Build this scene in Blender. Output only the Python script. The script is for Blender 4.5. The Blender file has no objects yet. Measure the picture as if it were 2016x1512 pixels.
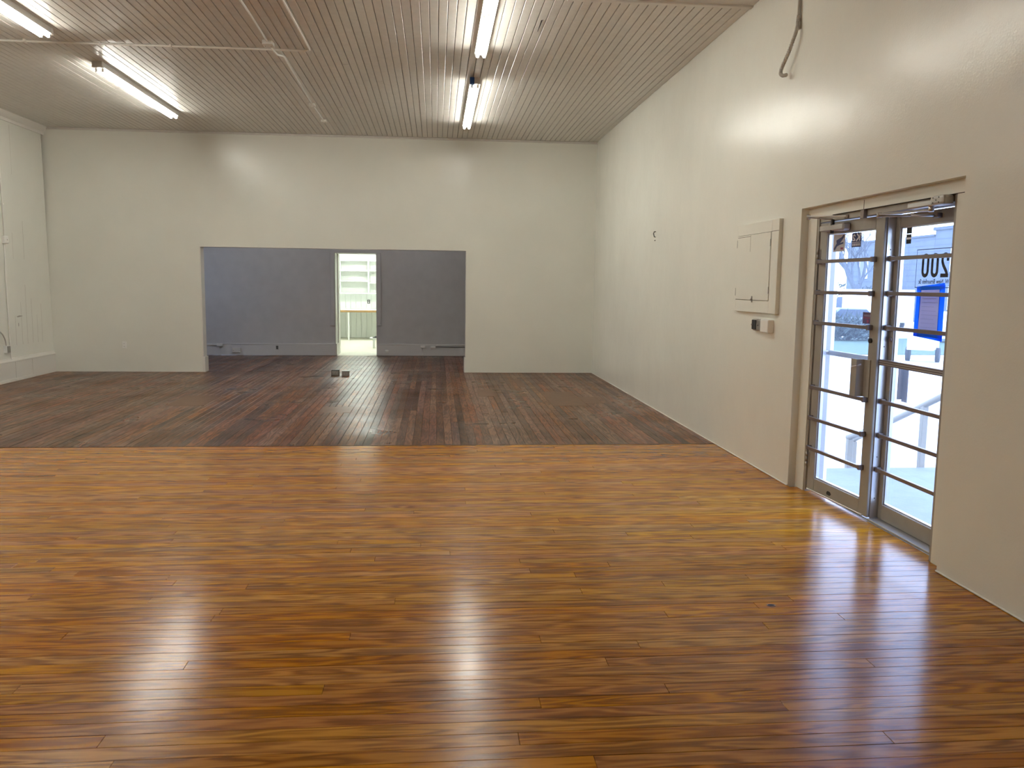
import bpy, bmesh, math, random
from mathutils import Vector, Matrix
random.seed(7)
SC = bpy.context.scene
COL = SC.collection
PI = math.pi

# ------------------------------------------------------------------ camera
YAW, PITCH, ROLL, FPX, CAMH = 0.0919, -0.1193, 0.0123, 1640.1, 1.6
cy, sy, cp, sp = math.cos(YAW), math.sin(YAW), math.cos(PITCH), math.sin(PITCH)
fwd = Vector((sy*cp, cy*cp, sp)); r0 = Vector((cy, -sy, 0)); u0 = r0.cross(fwd)
rt = math.cos(ROLL)*r0 + math.sin(ROLL)*u0
up = -math.sin(ROLL)*r0 + math.cos(ROLL)*u0
cd = bpy.data.cameras.new('camera'); cam = bpy.data.objects.new('camera', cd); COL.objects.link(cam)
cam.matrix_world = Matrix(((rt.x, up.x, -fwd.x, 0), (rt.y, up.y, -fwd.y, 0), (rt.z, up.z, -fwd.z, CAMH), (0, 0, 0, 1)))
cd.sensor_width = 36; cd.lens = FPX/2016*36; cd.clip_start = 0.05; cd.clip_end = 500
SC.camera = cam

# ------------------------------------------------------------------ sky, exposure, light levels
TUBE = 50.0        # fluorescent tube radiance
KITCHEN_TUBE = 135.0
GREY_TUBE = 52.0  # strength of the fill tubes added in the grey room
SKY = 7.0
w = bpy.data.worlds.new('sky'); SC.world = w; w.use_nodes = True
nt = w.node_tree; bg = nt.nodes['Background']
tc = nt.nodes.new('ShaderNodeTexCoord'); sx = nt.nodes.new('ShaderNodeSeparateXYZ')
rp = nt.nodes.new('ShaderNodeValToRGB')
rp.color_ramp.elements[0].position = 0.0; rp.color_ramp.elements[0].color = (0.58, 0.71, 1.0, 1)
rp.color_ramp.elements[1].position = 0.9; rp.color_ramp.elements[1].color = (0.40, 0.54, 1.0, 1)
nt.links.new(tc.outputs['Generated'], sx.inputs[0]); nt.links.new(sx.outputs['Z'], rp.inputs[0])
nt.links.new(rp.outputs[0], bg.inputs['Color']); bg.inputs['Strength'].default_value = SKY
SC.view_settings.view_transform = 'Standard'; SC.view_settings.look = 'None'
SC.view_settings.gamma = 1; SC.view_settings.use_curve_mapping = False
SC.view_settings.exposure = 0.13
SC.cycles.use_denoising = True
SC.cycles.max_bounces = 10; SC.cycles.diffuse_bounces = 6; SC.cycles.transparent_max_bounces = 16
SC.cycles.sample_clamp_indirect = 8.0

# ------------------------------------------------------------------ helpers
def tag(o, label=None, cat=None, group=None, kind=None):
    if label: o['label'] = label
    if cat: o['category'] = cat
    if group: o['group'] = group
    if kind: o['kind'] = kind
    return o

def empty(name, loc=(0, 0, 0), rz=0.0, parent=None):
    o = bpy.data.objects.new(name, None); COL.objects.link(o)
    o.location = loc; o.rotation_euler = (0, 0, rz); o.empty_display_size = 0.1
    if parent: o.parent = parent
    return o

class MB:
    """collects simple shapes and links them as ONE mesh object"""
    def __init__(s): s.v = []; s.f = []; s.sm = []
    def poly(s, pts, faces, smooth=False):
        n = len(s.v); s.v += [tuple(p) for p in pts]
        for f in faces: s.f.append(tuple(n+i for i in f)); s.sm.append(smooth)
        return s
    def box(s, x0, x1, y0, y1, z0, z1):
        p = [(x0,y0,z0),(x1,y0,z0),(x1,y1,z0),(x0,y1,z0),(x0,y0,z1),(x1,y0,z1),(x1,y1,z1),(x0,y1,z1)]
        return s.poly(p, [(3,2,1,0),(4,5,6,7),(0,1,5,4),(1,2,6,5),(2,3,7,6),(3,0,4,7)])
    def prism(s, poly, a, b, axis):
        """poly: 2D outline (counter-clockwise); extruded from a to b along axis ('x','y','z')"""
        def P(u, v, t): return {'x': (t, u, v), 'y': (u, t, v), 'z': (u, v, t)}[axis]
        n = len(poly)
        p = [P(u, v, a) for u, v in poly] + [P(u, v, b) for u, v in poly]
        fs = [tuple(range(n-1, -1, -1)), tuple(range(n, 2*n))]
        fs += [(i, (i+1) % n, n+(i+1) % n, n+i) for i in range(n)]
        if axis == 'y': fs = [tuple(reversed(f)) for f in fs]
        return s.poly(p, fs)
    def tube(s, pts, r, n=10, caps=True, r_end=None):
        pts = [Vector(p) for p in pts]; m = len(pts); base = len(s.v)
        prev = None
        for i, p in enumerate(pts):
            t = (pts[min(i+1, m-1)] - pts[max(i-1, 0)]).normalized()
            if prev is None:
                a = t.orthogonal().normalized()
            else:
                a = (prev - t*prev.dot(t)).normalized()
            prev = a; b = t.cross(a)
            rr = r if r_end is None else r + (r_end-r)*i/(m-1)
            for k in range(n):
                an = 2*PI*k/n; s.v.append(tuple(p + rr*(math.cos(an)*a + math.sin(an)*b)))
        for i in range(m-1):
            for k in range(n):
                s.f.append((base+i*n+k, base+i*n+(k+1) % n, base+(i+1)*n+(k+1) % n, base+(i+1)*n+k)); s.sm.append(True)
        if caps:
            s.f.append(tuple(base+k for k in range(n-1, -1, -1))); s.sm.append(False)
            s.f.append(tuple(base+(m-1)*n+k for k in range(n))); s.sm.append(False)
        return s
    def build(s, name, mat, parent=None, bevel=0.0, kind=None, seg=1, tone=None):
        me = bpy.data.meshes.new(name); me.from_pydata(s.v, [], s.f); me.update()
        for p, q in zip(me.polygons, s.sm): p.use_smooth = q
        if bevel > 0:
            bm = bmesh.new(); bm.from_mesh(me)
            ed = [e for e in bm.edges if len(e.link_faces) == 2 and e.calc_face_angle(0) > 0.6]
            bmesh.ops.bevel(bm, geom=ed, offset=bevel, segments=seg, affect='EDGES', profile=0.5, clamp_overlap=True)
            bm.to_mesh(me); bm.free()
        if mat: me.materials.append(mat)
        o = bpy.data.objects.new(name, me); COL.objects.link(o)
        if parent: o.parent = parent
        if kind: o['kind'] = kind
        if tone is not None: set_tone(me, tone)
        return o

def set_tone(me, tone):
    at = me.attributes.new('tone', 'FLOAT_COLOR', 'POINT')
    if isinstance(tone, tuple):
        vals = list(tone) * len(me.vertices)
    else:
        vals = tone
    at.data.foreach_set('color', vals)

def dup(o, name=None):
    """copy of a thing with copies of its parts and their sub-parts"""
    c = o.copy(); COL.objects.link(c)
    for ch in o.children:
        d = ch.copy(); COL.objects.link(d); d.parent = c
        for g in ch.children:
            e = g.copy(); COL.objects.link(e); e.parent = d
    return c

def N(t, ty, **kw):
    n = t.nodes.new(ty)
    for k, v in kw.items():
        if k in n.inputs: n.inputs[k].default_value = v
        else: setattr(n, k, v)
    return n

def mat(name, col, rough=0.5, metal=0.0, bump=0.0, bscale=30.0, bdist=0.01, vary=0.0, spec=0.5, coat=0.0):
    m = bpy.data.materials.new(name); m.use_nodes = True; t = m.node_tree
    b = t.nodes['Principled BSDF']
    b.inputs['Base Color'].default_value = (*col, 1); b.inputs['Roughness'].default_value = rough
    b.inputs['Metallic'].default_value = metal; b.inputs['Specular IOR Level'].default_value = spec
    b.inputs['Coat Weight'].default_value = coat
    g = N(t, 'ShaderNodeNewGeometry')
    nz = N(t, 'ShaderNodeTexNoise', Scale=bscale, Detail=4.0); t.links.new(g.outputs['Position'], nz.inputs['Vector'])
    if bump > 0:
        bp = N(t, 'ShaderNodeBump', Strength=bump, Distance=bdist)
        t.links.new(nz.outputs['Fac'], bp.inputs['Height']); t.links.new(bp.outputs[0], b.inputs['Normal'])
    if vary > 0:
        n2 = N(t, 'ShaderNodeTexNoise', Scale=bscale*0.2, Detail=5.0); t.links.new(g.outputs['Position'], n2.inputs['Vector'])
        mr = N(t, 'ShaderNodeMapRange'); t.links.new(n2.outputs['Fac'], mr.inputs[0])
        mr.inputs[1].default_value = 0.3; mr.inputs[2].default_value = 0.7
        mr.inputs[3].default_value = 1-vary; mr.inputs[4].default_value = 1+vary*0.4
        mx = N(t, 'ShaderNodeVectorMath', operation='SCALE'); mx.inputs[0].default_value = col
        t.links.new(mr.outputs[0], mx.inputs['Scale']); t.links.new(mx.outputs[0], b.inputs['Base Color'])
    return m

def wall_paint(name, col, rough=0.32):
    """semi-gloss paint on uneven plaster: broad waves and a faint roller grain"""
    m = bpy.data.materials.new(name); m.use_nodes = True; t = m.node_tree
    b = t.nodes['Principled BSDF']; b.inputs['Base Color'].default_value = (*col, 1)
    b.inputs['Roughness'].default_value = rough; b.inputs['Specular IOR Level'].default_value = 0.5
    g = N(t, 'ShaderNodeNewGeometry')
    n1 = N(t, 'ShaderNodeTexNoise', Scale=2.2, Detail=3.0); n2 = N(t, 'ShaderNodeTexNoise', Scale=90.0, Detail=2.0)
    t.links.new(g.outputs['Position'], n1.inputs['Vector']); t.links.new(g.outputs['Position'], n2.inputs['Vector'])
    b1 = N(t, 'ShaderNodeBump', Strength=0.5, Distance=0.012); b2 = N(t, 'ShaderNodeBump', Strength=0.35, Distance=0.002)
    t.links.new(n1.outputs['Fac'], b1.inputs['Height']); t.links.new(n2.outputs['Fac'], b2.inputs['Height'])
    t.links.new(b1.outputs[0], b2.inputs['Normal']); t.links.new(b2.outputs[0], b.inputs['Normal'])
    n3 = N(t, 'ShaderNodeTexNoise', Scale=0.9, Detail=5.0); t.links.new(g.outputs['Position'], n3.inputs['Vector'])
    mr = N(t, 'ShaderNodeMapRange'); t.links.new(n3.outputs['Fac'], mr.inputs[0])
    mr.inputs[1].default_value = .3; mr.inputs[2].default_value = .7; mr.inputs[3].default_value = .95; mr.inputs[4].default_value = 1.02
    mx = N(t, 'ShaderNodeVectorMath', operation='SCALE'); mx.inputs[0].default_value = col
    t.links.new(mr.outputs[0], mx.inputs['Scale']); t.links.new(mx.outputs[0], b.inputs['Base Color'])
    return m

def wood(name, along, ramp, streak, rough, tone_amt, bump, gloss_var=0.08, hue=(0.494, 0.507), sat=(0.93, 1.06), spec=0.23):
    """boards: growth-ring figure stretched along the board, per-board shift and tone from the 'tone' attribute"""
    m = bpy.data.materials.new(name); m.use_nodes = True; t = m.node_tree; L = t.links.new
    b = t.nodes['Principled BSDF']; b.inputs['Specular IOR Level'].default_value = spec
    g = N(t, 'ShaderNodeNewGeometry'); at = N(t, 'ShaderNodeAttribute', attribute_name='tone')
    off = N(t, 'ShaderNodeVectorMath', operation='MULTIPLY'); off.inputs[1].default_value = (37.0, 23.0, 51.0)
    L(at.outputs['Color'], off.inputs[0])
    add = N(t, 'ShaderNodeVectorMath', operation='ADD'); L(g.outputs['Position'], add.inputs[0]); L(off.outputs[0], add.inputs[1])
    def scaled(sl, sc):
        v = N(t, 'ShaderNodeVectorMath', operation='MULTIPLY')
        v.inputs[1].default_value = (sl, sc, 1.0) if along == 'x' else (sc, sl, 1.0)
        L(add.outputs[0], v.inputs[0]); return v
    v1 = scaled(1.2, 11.0); n1 = N(t, 'ShaderNodeTexNoise', Scale=1.0, Detail=2.5, Roughness=0.5); L(v1.outputs[0], n1.inputs['Vector'])
    mu = N(t, 'ShaderNodeMath', operation='MULTIPLY'); mu.inputs[1].default_value = 46.0; L(n1.outputs['Fac'], mu.inputs[0])
    si = N(t, 'ShaderNodeMath', operation='SINE'); L(mu.outputs[0], si.inputs[0])
    r1 = N(t, 'ShaderNodeMapRange'); L(si.outputs[0], r1.inputs[0]); r1.inputs[1].default_value = -1.0; r1.inputs[2].default_value = 1.0
    v2 = scaled(1.6, 75.0); n2 = N(t, 'ShaderNodeTexNoise', Scale=1.0, Detail=4.0, Roughness=0.6); L(v2.outputs[0], n2.inputs['Vector'])
    v3 = scaled(0.7, 14.0); n3 = N(t, 'ShaderNodeTexNoise', Scale=1.0, Detail=3.0); L(v3.outputs[0], n3.inputs['Vector'])
    # figure = rings*.5 + fibre*.5
    m1 = N(t, 'ShaderNodeMath', operation='MULTIPLY_ADD'); L(r1.outputs[0], m1.inputs[0]); m1.inputs[1].default_value = 0.52
    m2 = N(t, 'ShaderNodeMath', operation='MULTIPLY_ADD'); L(n2.outputs['Fac'], m2.inputs[0]); m2.inputs[1].default_value = 0.36
    m3 = N(t, 'ShaderNodeMath', operation='MULTIPLY_ADD'); L(n3.outputs['Fac'], m3.inputs[0]); m3.inputs[1].default_value = 0.55; m3.inputs[2].default_value = -0.22
    L(m3.outputs[0], m2.inputs[2]); L(m2.outputs[0], m1.inputs[2])
    cr = N(t, 'ShaderNodeValToRGB'); L(m1.outputs[0], cr.inputs[0])
    el = cr.color_ramp.elements; el[0].position = 0.18; el[0].color = (*ramp[0], 1); el[1].position = 0.82; el[1].color = (*ramp[2], 1)
    e = el.new(0.5); e.color = (*ramp[1], 1)
    # dark heart-wood streaks
    v4 = scaled(0.55, 13.0); n4 = N(t, 'ShaderNodeTexNoise', Scale=1.0, Detail=5.0, Roughness=0.6); L(v4.outputs[0], n4.inputs['Vector'])
    r4 = N(t, 'ShaderNodeMapRange'); L(n4.outputs['Fac'], r4.inputs[0]); r4.inputs[1].default_value = streak[0]; r4.inputs[2].default_value = streak[1]; r4.inputs[4].default_value = streak[2]
    mxs = N(t, 'ShaderNodeMix', data_type='RGBA'); L(r4.outputs[0], mxs.inputs['Factor']); L(cr.outputs[0], mxs.inputs['A']); mxs.inputs['B'].default_value = (*streak[3], 1)
    # per-board tone
    sp_ = N(t, 'ShaderNodeSeparateColor'); L(at.outputs['Color'], sp_.inputs[0])
    rt_ = N(t, 'ShaderNodeMapRange'); L(sp_.outputs['Red'], rt_.inputs[0]); rt_.inputs[3].default_value = 1-tone_amt; rt_.inputs[4].default_value = 1+tone_amt
    sc = N(t, 'ShaderNodeVectorMath', operation='SCALE'); L(mxs.outputs['Result'], sc.inputs[0]); L(rt_.outputs[0], sc.inputs['Scale'])
    hs = N(t, 'ShaderNodeHueSaturation'); L(sc.outputs[0], hs.inputs['Color'])
    rh = N(t, 'ShaderNodeMapRange'); L(sp_.outputs['Green'], rh.inputs[0]); rh.inputs[3].default_value = hue[0]; rh.inputs[4].default_value = hue[1]
    L(rh.outputs[0], hs.inputs['Hue'])
    rsat = N(t, 'ShaderNodeMapRange'); L(sp_.outputs['Blue'], rsat.inputs[0]); rsat.inputs[3].default_value = sat[0]; rsat.inputs[4].default_value = sat[1]
    L(rsat.outputs[0], hs.inputs['Saturation']); L(hs.outputs[0], b.inputs['Base Color'])
    # gloss
    n5 = N(t, 'ShaderNodeTexNoise', Scale=1.3, Detail=4.0); L(g.outputs['Position'], n5.inputs['Vector'])
    rr = N(t, 'ShaderNodeMapRange'); L(n5.outputs['Fac'], rr.inputs[0]); rr.inputs[1].default_value = .3; rr.inputs[2].default_value = .7
    rr.inputs[3].default_value = rough-gloss_var; rr.inputs[4].default_value = rough+gloss_var; L(rr.outputs[0], b.inputs['Roughness'])
    n6 = N(t, 'ShaderNodeTexNoise', Scale=16.0, Detail=2.0)
    v6 = scaled(0.35, 2.2); L(v6.outputs[0], n6.inputs['Vector'])
    bp = N(t, 'ShaderNodeBump', Strength=bump, Distance=0.003); L(n6.outputs['Fac'], bp.inputs['Height'])
    bp2 = N(t, 'ShaderNodeBump', Strength=bump*0.5, Distance=0.0003); L(n2.outputs['Fac'], bp2.inputs['Height']); L(bp.outputs[0], bp2.inputs['Normal'])
    L(bp2.outputs[0], b.inputs['Normal'])
    return m

def glow(name, col, strength):
    m = bpy.data.materials.new(name); m.use_nodes = True; b = m.node_tree.nodes['Principled BSDF']
    b.inputs['Base Color'].default_value = (.9, .9, .9, 1)
    b.inputs['Emission Color'].default_value = (*col, 1); b.inputs['Emission Strength'].default_value = strength
    return m

def glass_mat(name, tint=(0.96, 0.985, 1.0), dust=0.035):
    m = bpy.data.materials.new(name); m.use_nodes = True; t = m.node_tree
    t.nodes.remove(t.nodes['Principled BSDF']); out = t.nodes['Material Output']
    tr = N(t, 'ShaderNodeBsdfTransparent'); tr.inputs[0].default_value = (*tint, 1)
    gl = N(t, 'ShaderNodeBsdfGlossy', Roughness=0.02); fr = N(t, 'ShaderNodeFresnel', IOR=1.45); mx = N(t, 'ShaderNodeMixShader')
    g = N(t, 'ShaderNodeNewGeometry'); iv = N(t, 'ShaderNodeMath', operation='SUBTRACT'); iv.inputs[0].default_value = 1.0
    t.links.new(g.outputs['Backfacing'], iv.inputs[1]); ml = N(t, 'ShaderNodeMath', operation='MULTIPLY')
    t.links.new(fr.outputs[0], ml.inputs[0]); t.links.new(iv.outputs[0], ml.inputs[1]); t.links.new(ml.outputs[0], mx.inputs[0]); t.links.new(tr.outputs[0], mx.inputs[1]); t.links.new(gl.outputs[0], mx.inputs[2])
    # thin film of dust that scatters the daylight behind it
    tl_ = N(t, 'ShaderNodeBsdfTranslucent'); tl_.inputs[0].default_value = (0.80, 0.90, 1.0, 1); m2 = N(t, 'ShaderNodeMixShader'); m2.inputs[0].default_value = dust
    t.links.new(mx.outputs[0], m2.inputs[1]); t.links.new(tl_.outputs[0], m2.inputs[2])
    t.links.new(m2.outputs[0], out.inputs['Surface']); return m

# ------------------------------------------------------------------ materials
M = {}
M['wall'] = wall_paint('cream_white_wall_paint', (0.86, 0.862, 0.79), 0.24)
M['ceil'] = mat('white_ceiling_paint', (0.70, 0.67, 0.62), 0.30, bump=0.25, bscale=60, bdist=0.002, vary=0.06)
M['trim'] = mat('white_trim_paint', (0.80, 0.78, 0.73), 0.35, bump=0.1, bscale=40, bdist=0.002)
M['grey'] = mat('grey_wall_paint', (0.62, 0.61, 0.605), 0.6, bump=0.15, bscale=25, bdist=0.004, vary=0.05)
M['grey_trim'] = mat('pale_grey_trim_paint', (0.72, 0.71, 0.70), 0.45, bump=0.1)
M['kitchen'] = mat('bright_white_paint', (0.85, 0.87, 0.84), 0.5, bump=0.05)
M['kitchen_floor'] = mat('pale_concrete', (0.62, 0.60, 0.50), 0.5, bump=0.1, vary=0.08)
M['sub'] = mat('dark_gap', (0.02, 0.013, 0.009), 0.9, bump=0.1)
M['gap'] = mat('ceiling_gap', (0.10, 0.085, 0.07), 0.9, bump=0.1)
M['pine'] = wood('varnished_pine', 'x', ((0.25, 0.085, 0.004), (0.43, 0.162, 0.009), (0.57, 0.240, 0.018)), (0.62, 0.74, 0.7, (0.09, 0.030, 0.008)), 0.20, 0.13, 0.12, 0.04)
M['oak'] = wood('dark_stained_wood', 'y', ((0.055, 0.022, 0.011), (0.130, 0.050, 0.021), (0.22, 0.092, 0.038)), (0.62, 0.78, 0.4, (0.028, 0.017, 0.014)), 0.32, 0.48, 0.28, 0.07, (0.488, 0.510), (0.75, 1.12))
M['frame'] = mat('beige_painted_steel', (0.36, 0.34, 0.30), 0.42, bump=0.12, bscale=30, bdist=0.002, vary=0.12)
M['bar'] = mat('brown_aluminium_bar', (0.23, 0.19, 0.175), 0.35, 0.4, bump=0.05)
M['alu'] = mat('satin_aluminium', (0.62, 0.61, 0.60), 0.32, 0.85, bump=0.05)
M['closer'] = mat('grey_closer_enamel', (0.50, 0.49, 0.47), 0.4, 0.3, bump=0.05)
M['dark'] = mat('blackened_metal', (0.03, 0.03, 0.03), 0.5, 0.3, bump=0.05)
M['glass'] = glass_mat('window_glass')
M['tube'] = glow('fluorescent_tube', (1.0, 0.99, 0.895), TUBE)
M['tube_dimmed'] = glow('dimmed_fluorescent_tube', (1.0, 0.99, 0.895), TUBE*0.78)
M['ktube'] = glow('kitchen_fluorescent_tube', (0.93, 1.0, 0.92), KITCHEN_TUBE)
M['gtube'] = glow('grey_room_fill_tube', (0.97, 0.98, 1.0), GREY_TUBE)
M['enamel'] = mat('white_enamel', (0.78, 0.77, 0.73), 0.35, bump=0.05)
M['plastic'] = mat('white_plastic', (0.90, 0.90, 0.87), 0.35, bump=0.03)
M['conduit'] = mat('white_painted_conduit', (0.88, 0.87, 0.82), 0.35, bump=0.1)
M['flex'] = mat('grey_flex_conduit', (0.52, 0.50, 0.46), 0.45, bump=0.1)
M['galv'] = mat('galvanised_metal', (0.42, 0.41, 0.39), 0.4, 0.8, bump=0.2, vary=0.2)
M['blue'] = mat('blue_painters_tape', (0.006, 0.32, 0.95), 0.5, bump=0.05)
M['bluedark'] = mat('dark_blue_tape', (0.01, 0.06, 0.22), 0.6, bump=0.05)
M['paper'] = mat('notice_paper', (0.55, 0.55, 0.70), 0.8, bump=0.05, bscale=15, vary=0.05)
def translucent(m, amt):
    t = m.node_tree; b = t.nodes['Principled BSDF']; out = t.nodes['Material Output']
    tl = N(t, 'ShaderNodeBsdfTranslucent'); tl.inputs[0].default_value = b.inputs['Base Color'].default_value
    mx = N(t, 'ShaderNodeMixShader'); mx.inputs[0].default_value = amt
    t.links.new(b.outputs[0], mx.inputs[1]); t.links.new(tl.outputs[0], mx.inputs[2]); t.links.new(mx.outputs[0], out.inputs['Surface'])
translucent(M['paper'], 0.35); translucent(M['blue'], 0.5)
M['ink'] = mat('black_vinyl', (0.008, 0.009, 0.014), 0.5, bump=0.02)
M['navy'] = mat('navy_ink', (0.02, 0.03, 0.13), 0.5, bump=0.02)
M['sticker'] = mat('pale_lilac_sticker', (0.50, 0.47, 0.50), 0.6, bump=0.02)
M['white'] = mat('white_print', (0.85, 0.86, 0.9), 0.5, bump=0.02)
M['purple'] = mat('purple_print', (0.10, 0.06, 0.16), 0.6, bump=0.02)
M['magenta'] = mat('magenta_print', (0.30, 0.05, 0.14), 0.6, bump=0.02)
M['brownprint'] = mat('brown_print', (0.16, 0.10, 0.09), 0.6, bump=0.02)
M['counter'] = mat('varnished_counter_edge', (0.33, 0.20, 0.08), 0.35, bump=0.1, vary=0.2)
M['stone'] = mat('exterior_white_masonry', (0.5, 0.52, 0.56), 0.7, bump=0.3, bscale=20)
M['concrete'] = mat('porch_concrete', (0.20, 0.215, 0.23), 0.8, bump=0.3, bscale=25, vary=0.12)
M['gravel'] = mat('pale_gravel', (0.70, 0.66, 0.58), 0.9, bump=0.6, bscale=18, bdist=0.03, vary=0.22)
M['grass'] = mat('thin_green_grass', (0.08, 0.13, 0.08), 0.9, bump=0.5, bscale=25, vary=0.35)
M['rail'] = mat('cream_rail_paint', (0.26, 0.22, 0.15), 0.45, bump=0.08)
M['bark'] = mat('grey_bark', (0.11, 0.125, 0.14), 0.9, bump=0.4)
M['block'] = mat('grey_block_wall', (0.10, 0.125, 0.15), 0.85, bump=0.3, bscale=6, vary=0.15)
M['blockdark'] = mat('dark_block_wall', (0.075, 0.095, 0.12), 0.85, bump=0.3, bscale=6, vary=0.15)
M['carwhite'] = mat('white_car_paint', (0.80, 0.82, 0.84), 0.25, bump=0.02, coat=0.5)
M['carblue'] = mat('blue_grey_car_paint', (0.20, 0.25, 0.34), 0.3, bump=0.02, coat=0.5)
M['carglass'] = mat('tinted_car_glass', (0.04, 0.06, 0.09), 0.08, bump=0.02)
M['tyre'] = mat('black_rubber', (0.025, 0.025, 0.025), 0.8, bump=0.2)
M['plank'] = mat('weathered_planks', (0.50, 0.48, 0.45), 0.8, bump=0.2, vary=0.15)
M['shrub'] = mat('grey_green_twigs', (0.06, 0.085, 0.075), 0.9, bump=0.4, vary=0.3)

# ------------------------------------------------------------------ room constants (metres)
XL, XR, D, D2, H = -6.573, 2.85, 15.009, 18.465, 4.118
YB = 8.19            # joint between the two floors
YF = -6.0            # wall behind the camera
OX0, OX1, OZ = -4.078, 0.535, 2.188     # wide opening in the back wall
DY0, DY1, DZ = 4.36, 6.40, 2.213        # door recess in the right wall
KX0, KX1, KZ = -2.186, -1.286, 2.232    # doorway into the kitchen

def S(o, label, cat):
    return tag(o, label, cat, kind='structure')

# walls
b = MB()
b.box(XL-0.25, OX0, D, D+0.2, 0, H+0.3); b.box(OX1, XR+0.25, D, D+0.2, 0, H+0.3); b.box(OX0, OX1, D, D+0.2, OZ, H+0.3)
S(b.build('wall_back', M['wall']), 'cream back wall with a wide low opening into a grey room', 'wall')
b = MB()
for (x0, x1, ya, yb_, zt) in ((XR, 2.91, DY0, DY1, DZ), (2.91, 3.10, 4.515, 6.25, 2.135)):
    b.box(x0, x1, YF, ya, -0.8, H+0.3); b.box(x0, x1, yb_, D2+0.8, -0.8, H+0.3); b.box(x0, x1, ya, yb_, zt, H+0.3)
    b.box(x0, x1, ya, yb_, -0.8, -0.021)
S(b.build('wall_right', M['wall']), 'long glossy cream right wall with recessed entrance doors', 'wall')
b = MB()
# plank-faced left wall: its end stops just short of the back wall, leaving a crack that tapers to nothing
b.prism([(YF, 0), (D, 0), (D, 1.0), (D-0.030, 2.4), (D-0.055, H+0.02), (YF, H+0.02)], XL, XL-0.035, 'x')
b.box(XL-0.25, XL-0.035, YF, 16.4, 0, H+0.3); b.box(XL-0.25, XL-0.035, 17.3, D2+0.8, 0, H+0.3)
b.box(XL-0.25, XL-0.035, 16.4, 17.3, 0, 1.5); b.box(XL-0.25, XL-0.035, 16.4, 17.3, 2.6, H+0.3)
wl = S(b.build('wall_left', M['wall']), 'cream plank left wall with baseboard, seen at the edge', 'wall')
MB().prism([(D-0.0005, 0.95), (D-0.0005, H-0.1), (D-0.075, H-0.1), (D-0.05, 2.4)], XL-0.0345, XL-0.02, 'x').build('crack_shadow_line', M['sub'], wl)
S(MB().box(XL-0.25, XR+0.25, YF-0.2, YF, 0, H+0.3).build('wall_front', M['wall']), 'cream wall behind the viewpoint', 'wall')
b = MB()
b.box(XL-0.25, KX0, D2, D2+0.72, 0, 3.4); b.box(KX1, XR+0.25, D2, D2+0.72, 0, 3.4); b.box(KX0, KX1, D2, D2+0.72, KZ, 3.4)
S(b.build('wall_far', M['grey']), 'grey far wall pierced by a narrow doorway to a bright kitchen', 'wall')
b = MB()
b.box(-3.6, -3.5, D2+0.72, 24.6, 0, 3.2); b.box(0.6, 0.7, D2+0.72, 24.6, 0, 3.2); b.box(-3.6, 0.7, 24.5, 24.6, 0, 3.2)
S(b.build('wall_end', M['kitchen']), 'bright white kitchen wall seen through the narrow doorway', 'wall')

# window lighting the grey room from its left side (out of the frame)
wx0, wx1 = XL-0.22, XL-0.16
wn = S(MB().box(wx0, wx1, 16.4, 16.46, 1.5, 2.6).box(wx0, wx1, 17.24, 17.3, 1.5, 2.6).box(wx0, wx1, 16.46, 17.24, 1.5, 1.56)
       .box(wx0, wx1, 16.46, 17.24, 2.54, 2.6).build('window_1', M['trim']), 'white window in the left wall of the grey room', 'window')
MB().box(XL-0.195, XL-0.189, 16.46, 17.24, 1.56, 2.54).build('pane', M['glass'], wn)

# ------------------------------------------------------------------ ceiling: slab, boards, battens
ceil = MB().box(XL-0.25, XR+0.25, YF-0.2, D+0.2, H+0.014, H+0.3).build('ceiling', M['gap'])
S(ceil, 'painted board ceiling of narrow white planks running away', 'ceiling')
def board_mesh(name, x0, x1, y0, y1, z0, z1, ch, down=False):
    """a board with chamfered long and short edges on its visible face"""
    if down: zf, zm, zb = z0, z0+ch, z1
    else: zf, zm, zb = z1, z1-ch, z0
    p = []
    for (c, z) in ((0, zb), (0, zm), (ch, zf)):
        p += [(x0+c, y0+c, z), (x1-c, y0+c, z), (x1-c, y1-c, z), (x0+c, y1-c, z)]
    f = [(8, 9, 10, 11)]
    for k in (0, 4):
        for i in range(4): f.append((k+i, k+(i+1) % 4, k+4+(i+1) % 4, k+4+i))
    if down: f = [tuple(reversed(q)) for q in f]
    m = MB(); m.poly(p, f); return m
CW = 0.0857; x = XR-0.002
ncols = int((XR-XL)/CW)+1
yb0 = 7.70
for i in range(ncols):
    x1 = XR - i*CW - 0.0022; x0 = max(x1 - CW + 0.0050 + random.uniform(0, 0.0016), XL+0.001)
    if x0 >= x1-0.01: continue
    ys = 7.70 if x1 > 0.7 else 7.2
    cut = random.choice([10.2, 10.25, 11.0, 11.05, 11.9, 12.6, 12.65, 9.4]) + random.uniform(-.02, .02)
    for (a, c) in ((ys, cut-0.001), (cut+0.001, D)):
        dz = random.uniform(-0.0012, 0.0012)
        board_mesh('ceiling_board', x0, x1, a, c, H+dz, H+0.014, 0.0028, True).build('ceiling_board', M['ceil'], ceil)
MB().box(0.70, XR, 7.2, 7.64, H+0.004, H+0.014).box(XL, XR, YF, 7.2, H, H+0.014).build('ceiling_panel', M['ceil'], ceil)
MB().box(1.16, XR, 7.64, 7.70, H-0.012, H+0.014).build('batten', M['ceil'], ceil, 0.003)
MB().box(0.66, 1.155, 7.62, 7.68, H-0.010, H+0.014).build('batten', M['ceil'], ceil, 0.003)
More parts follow.
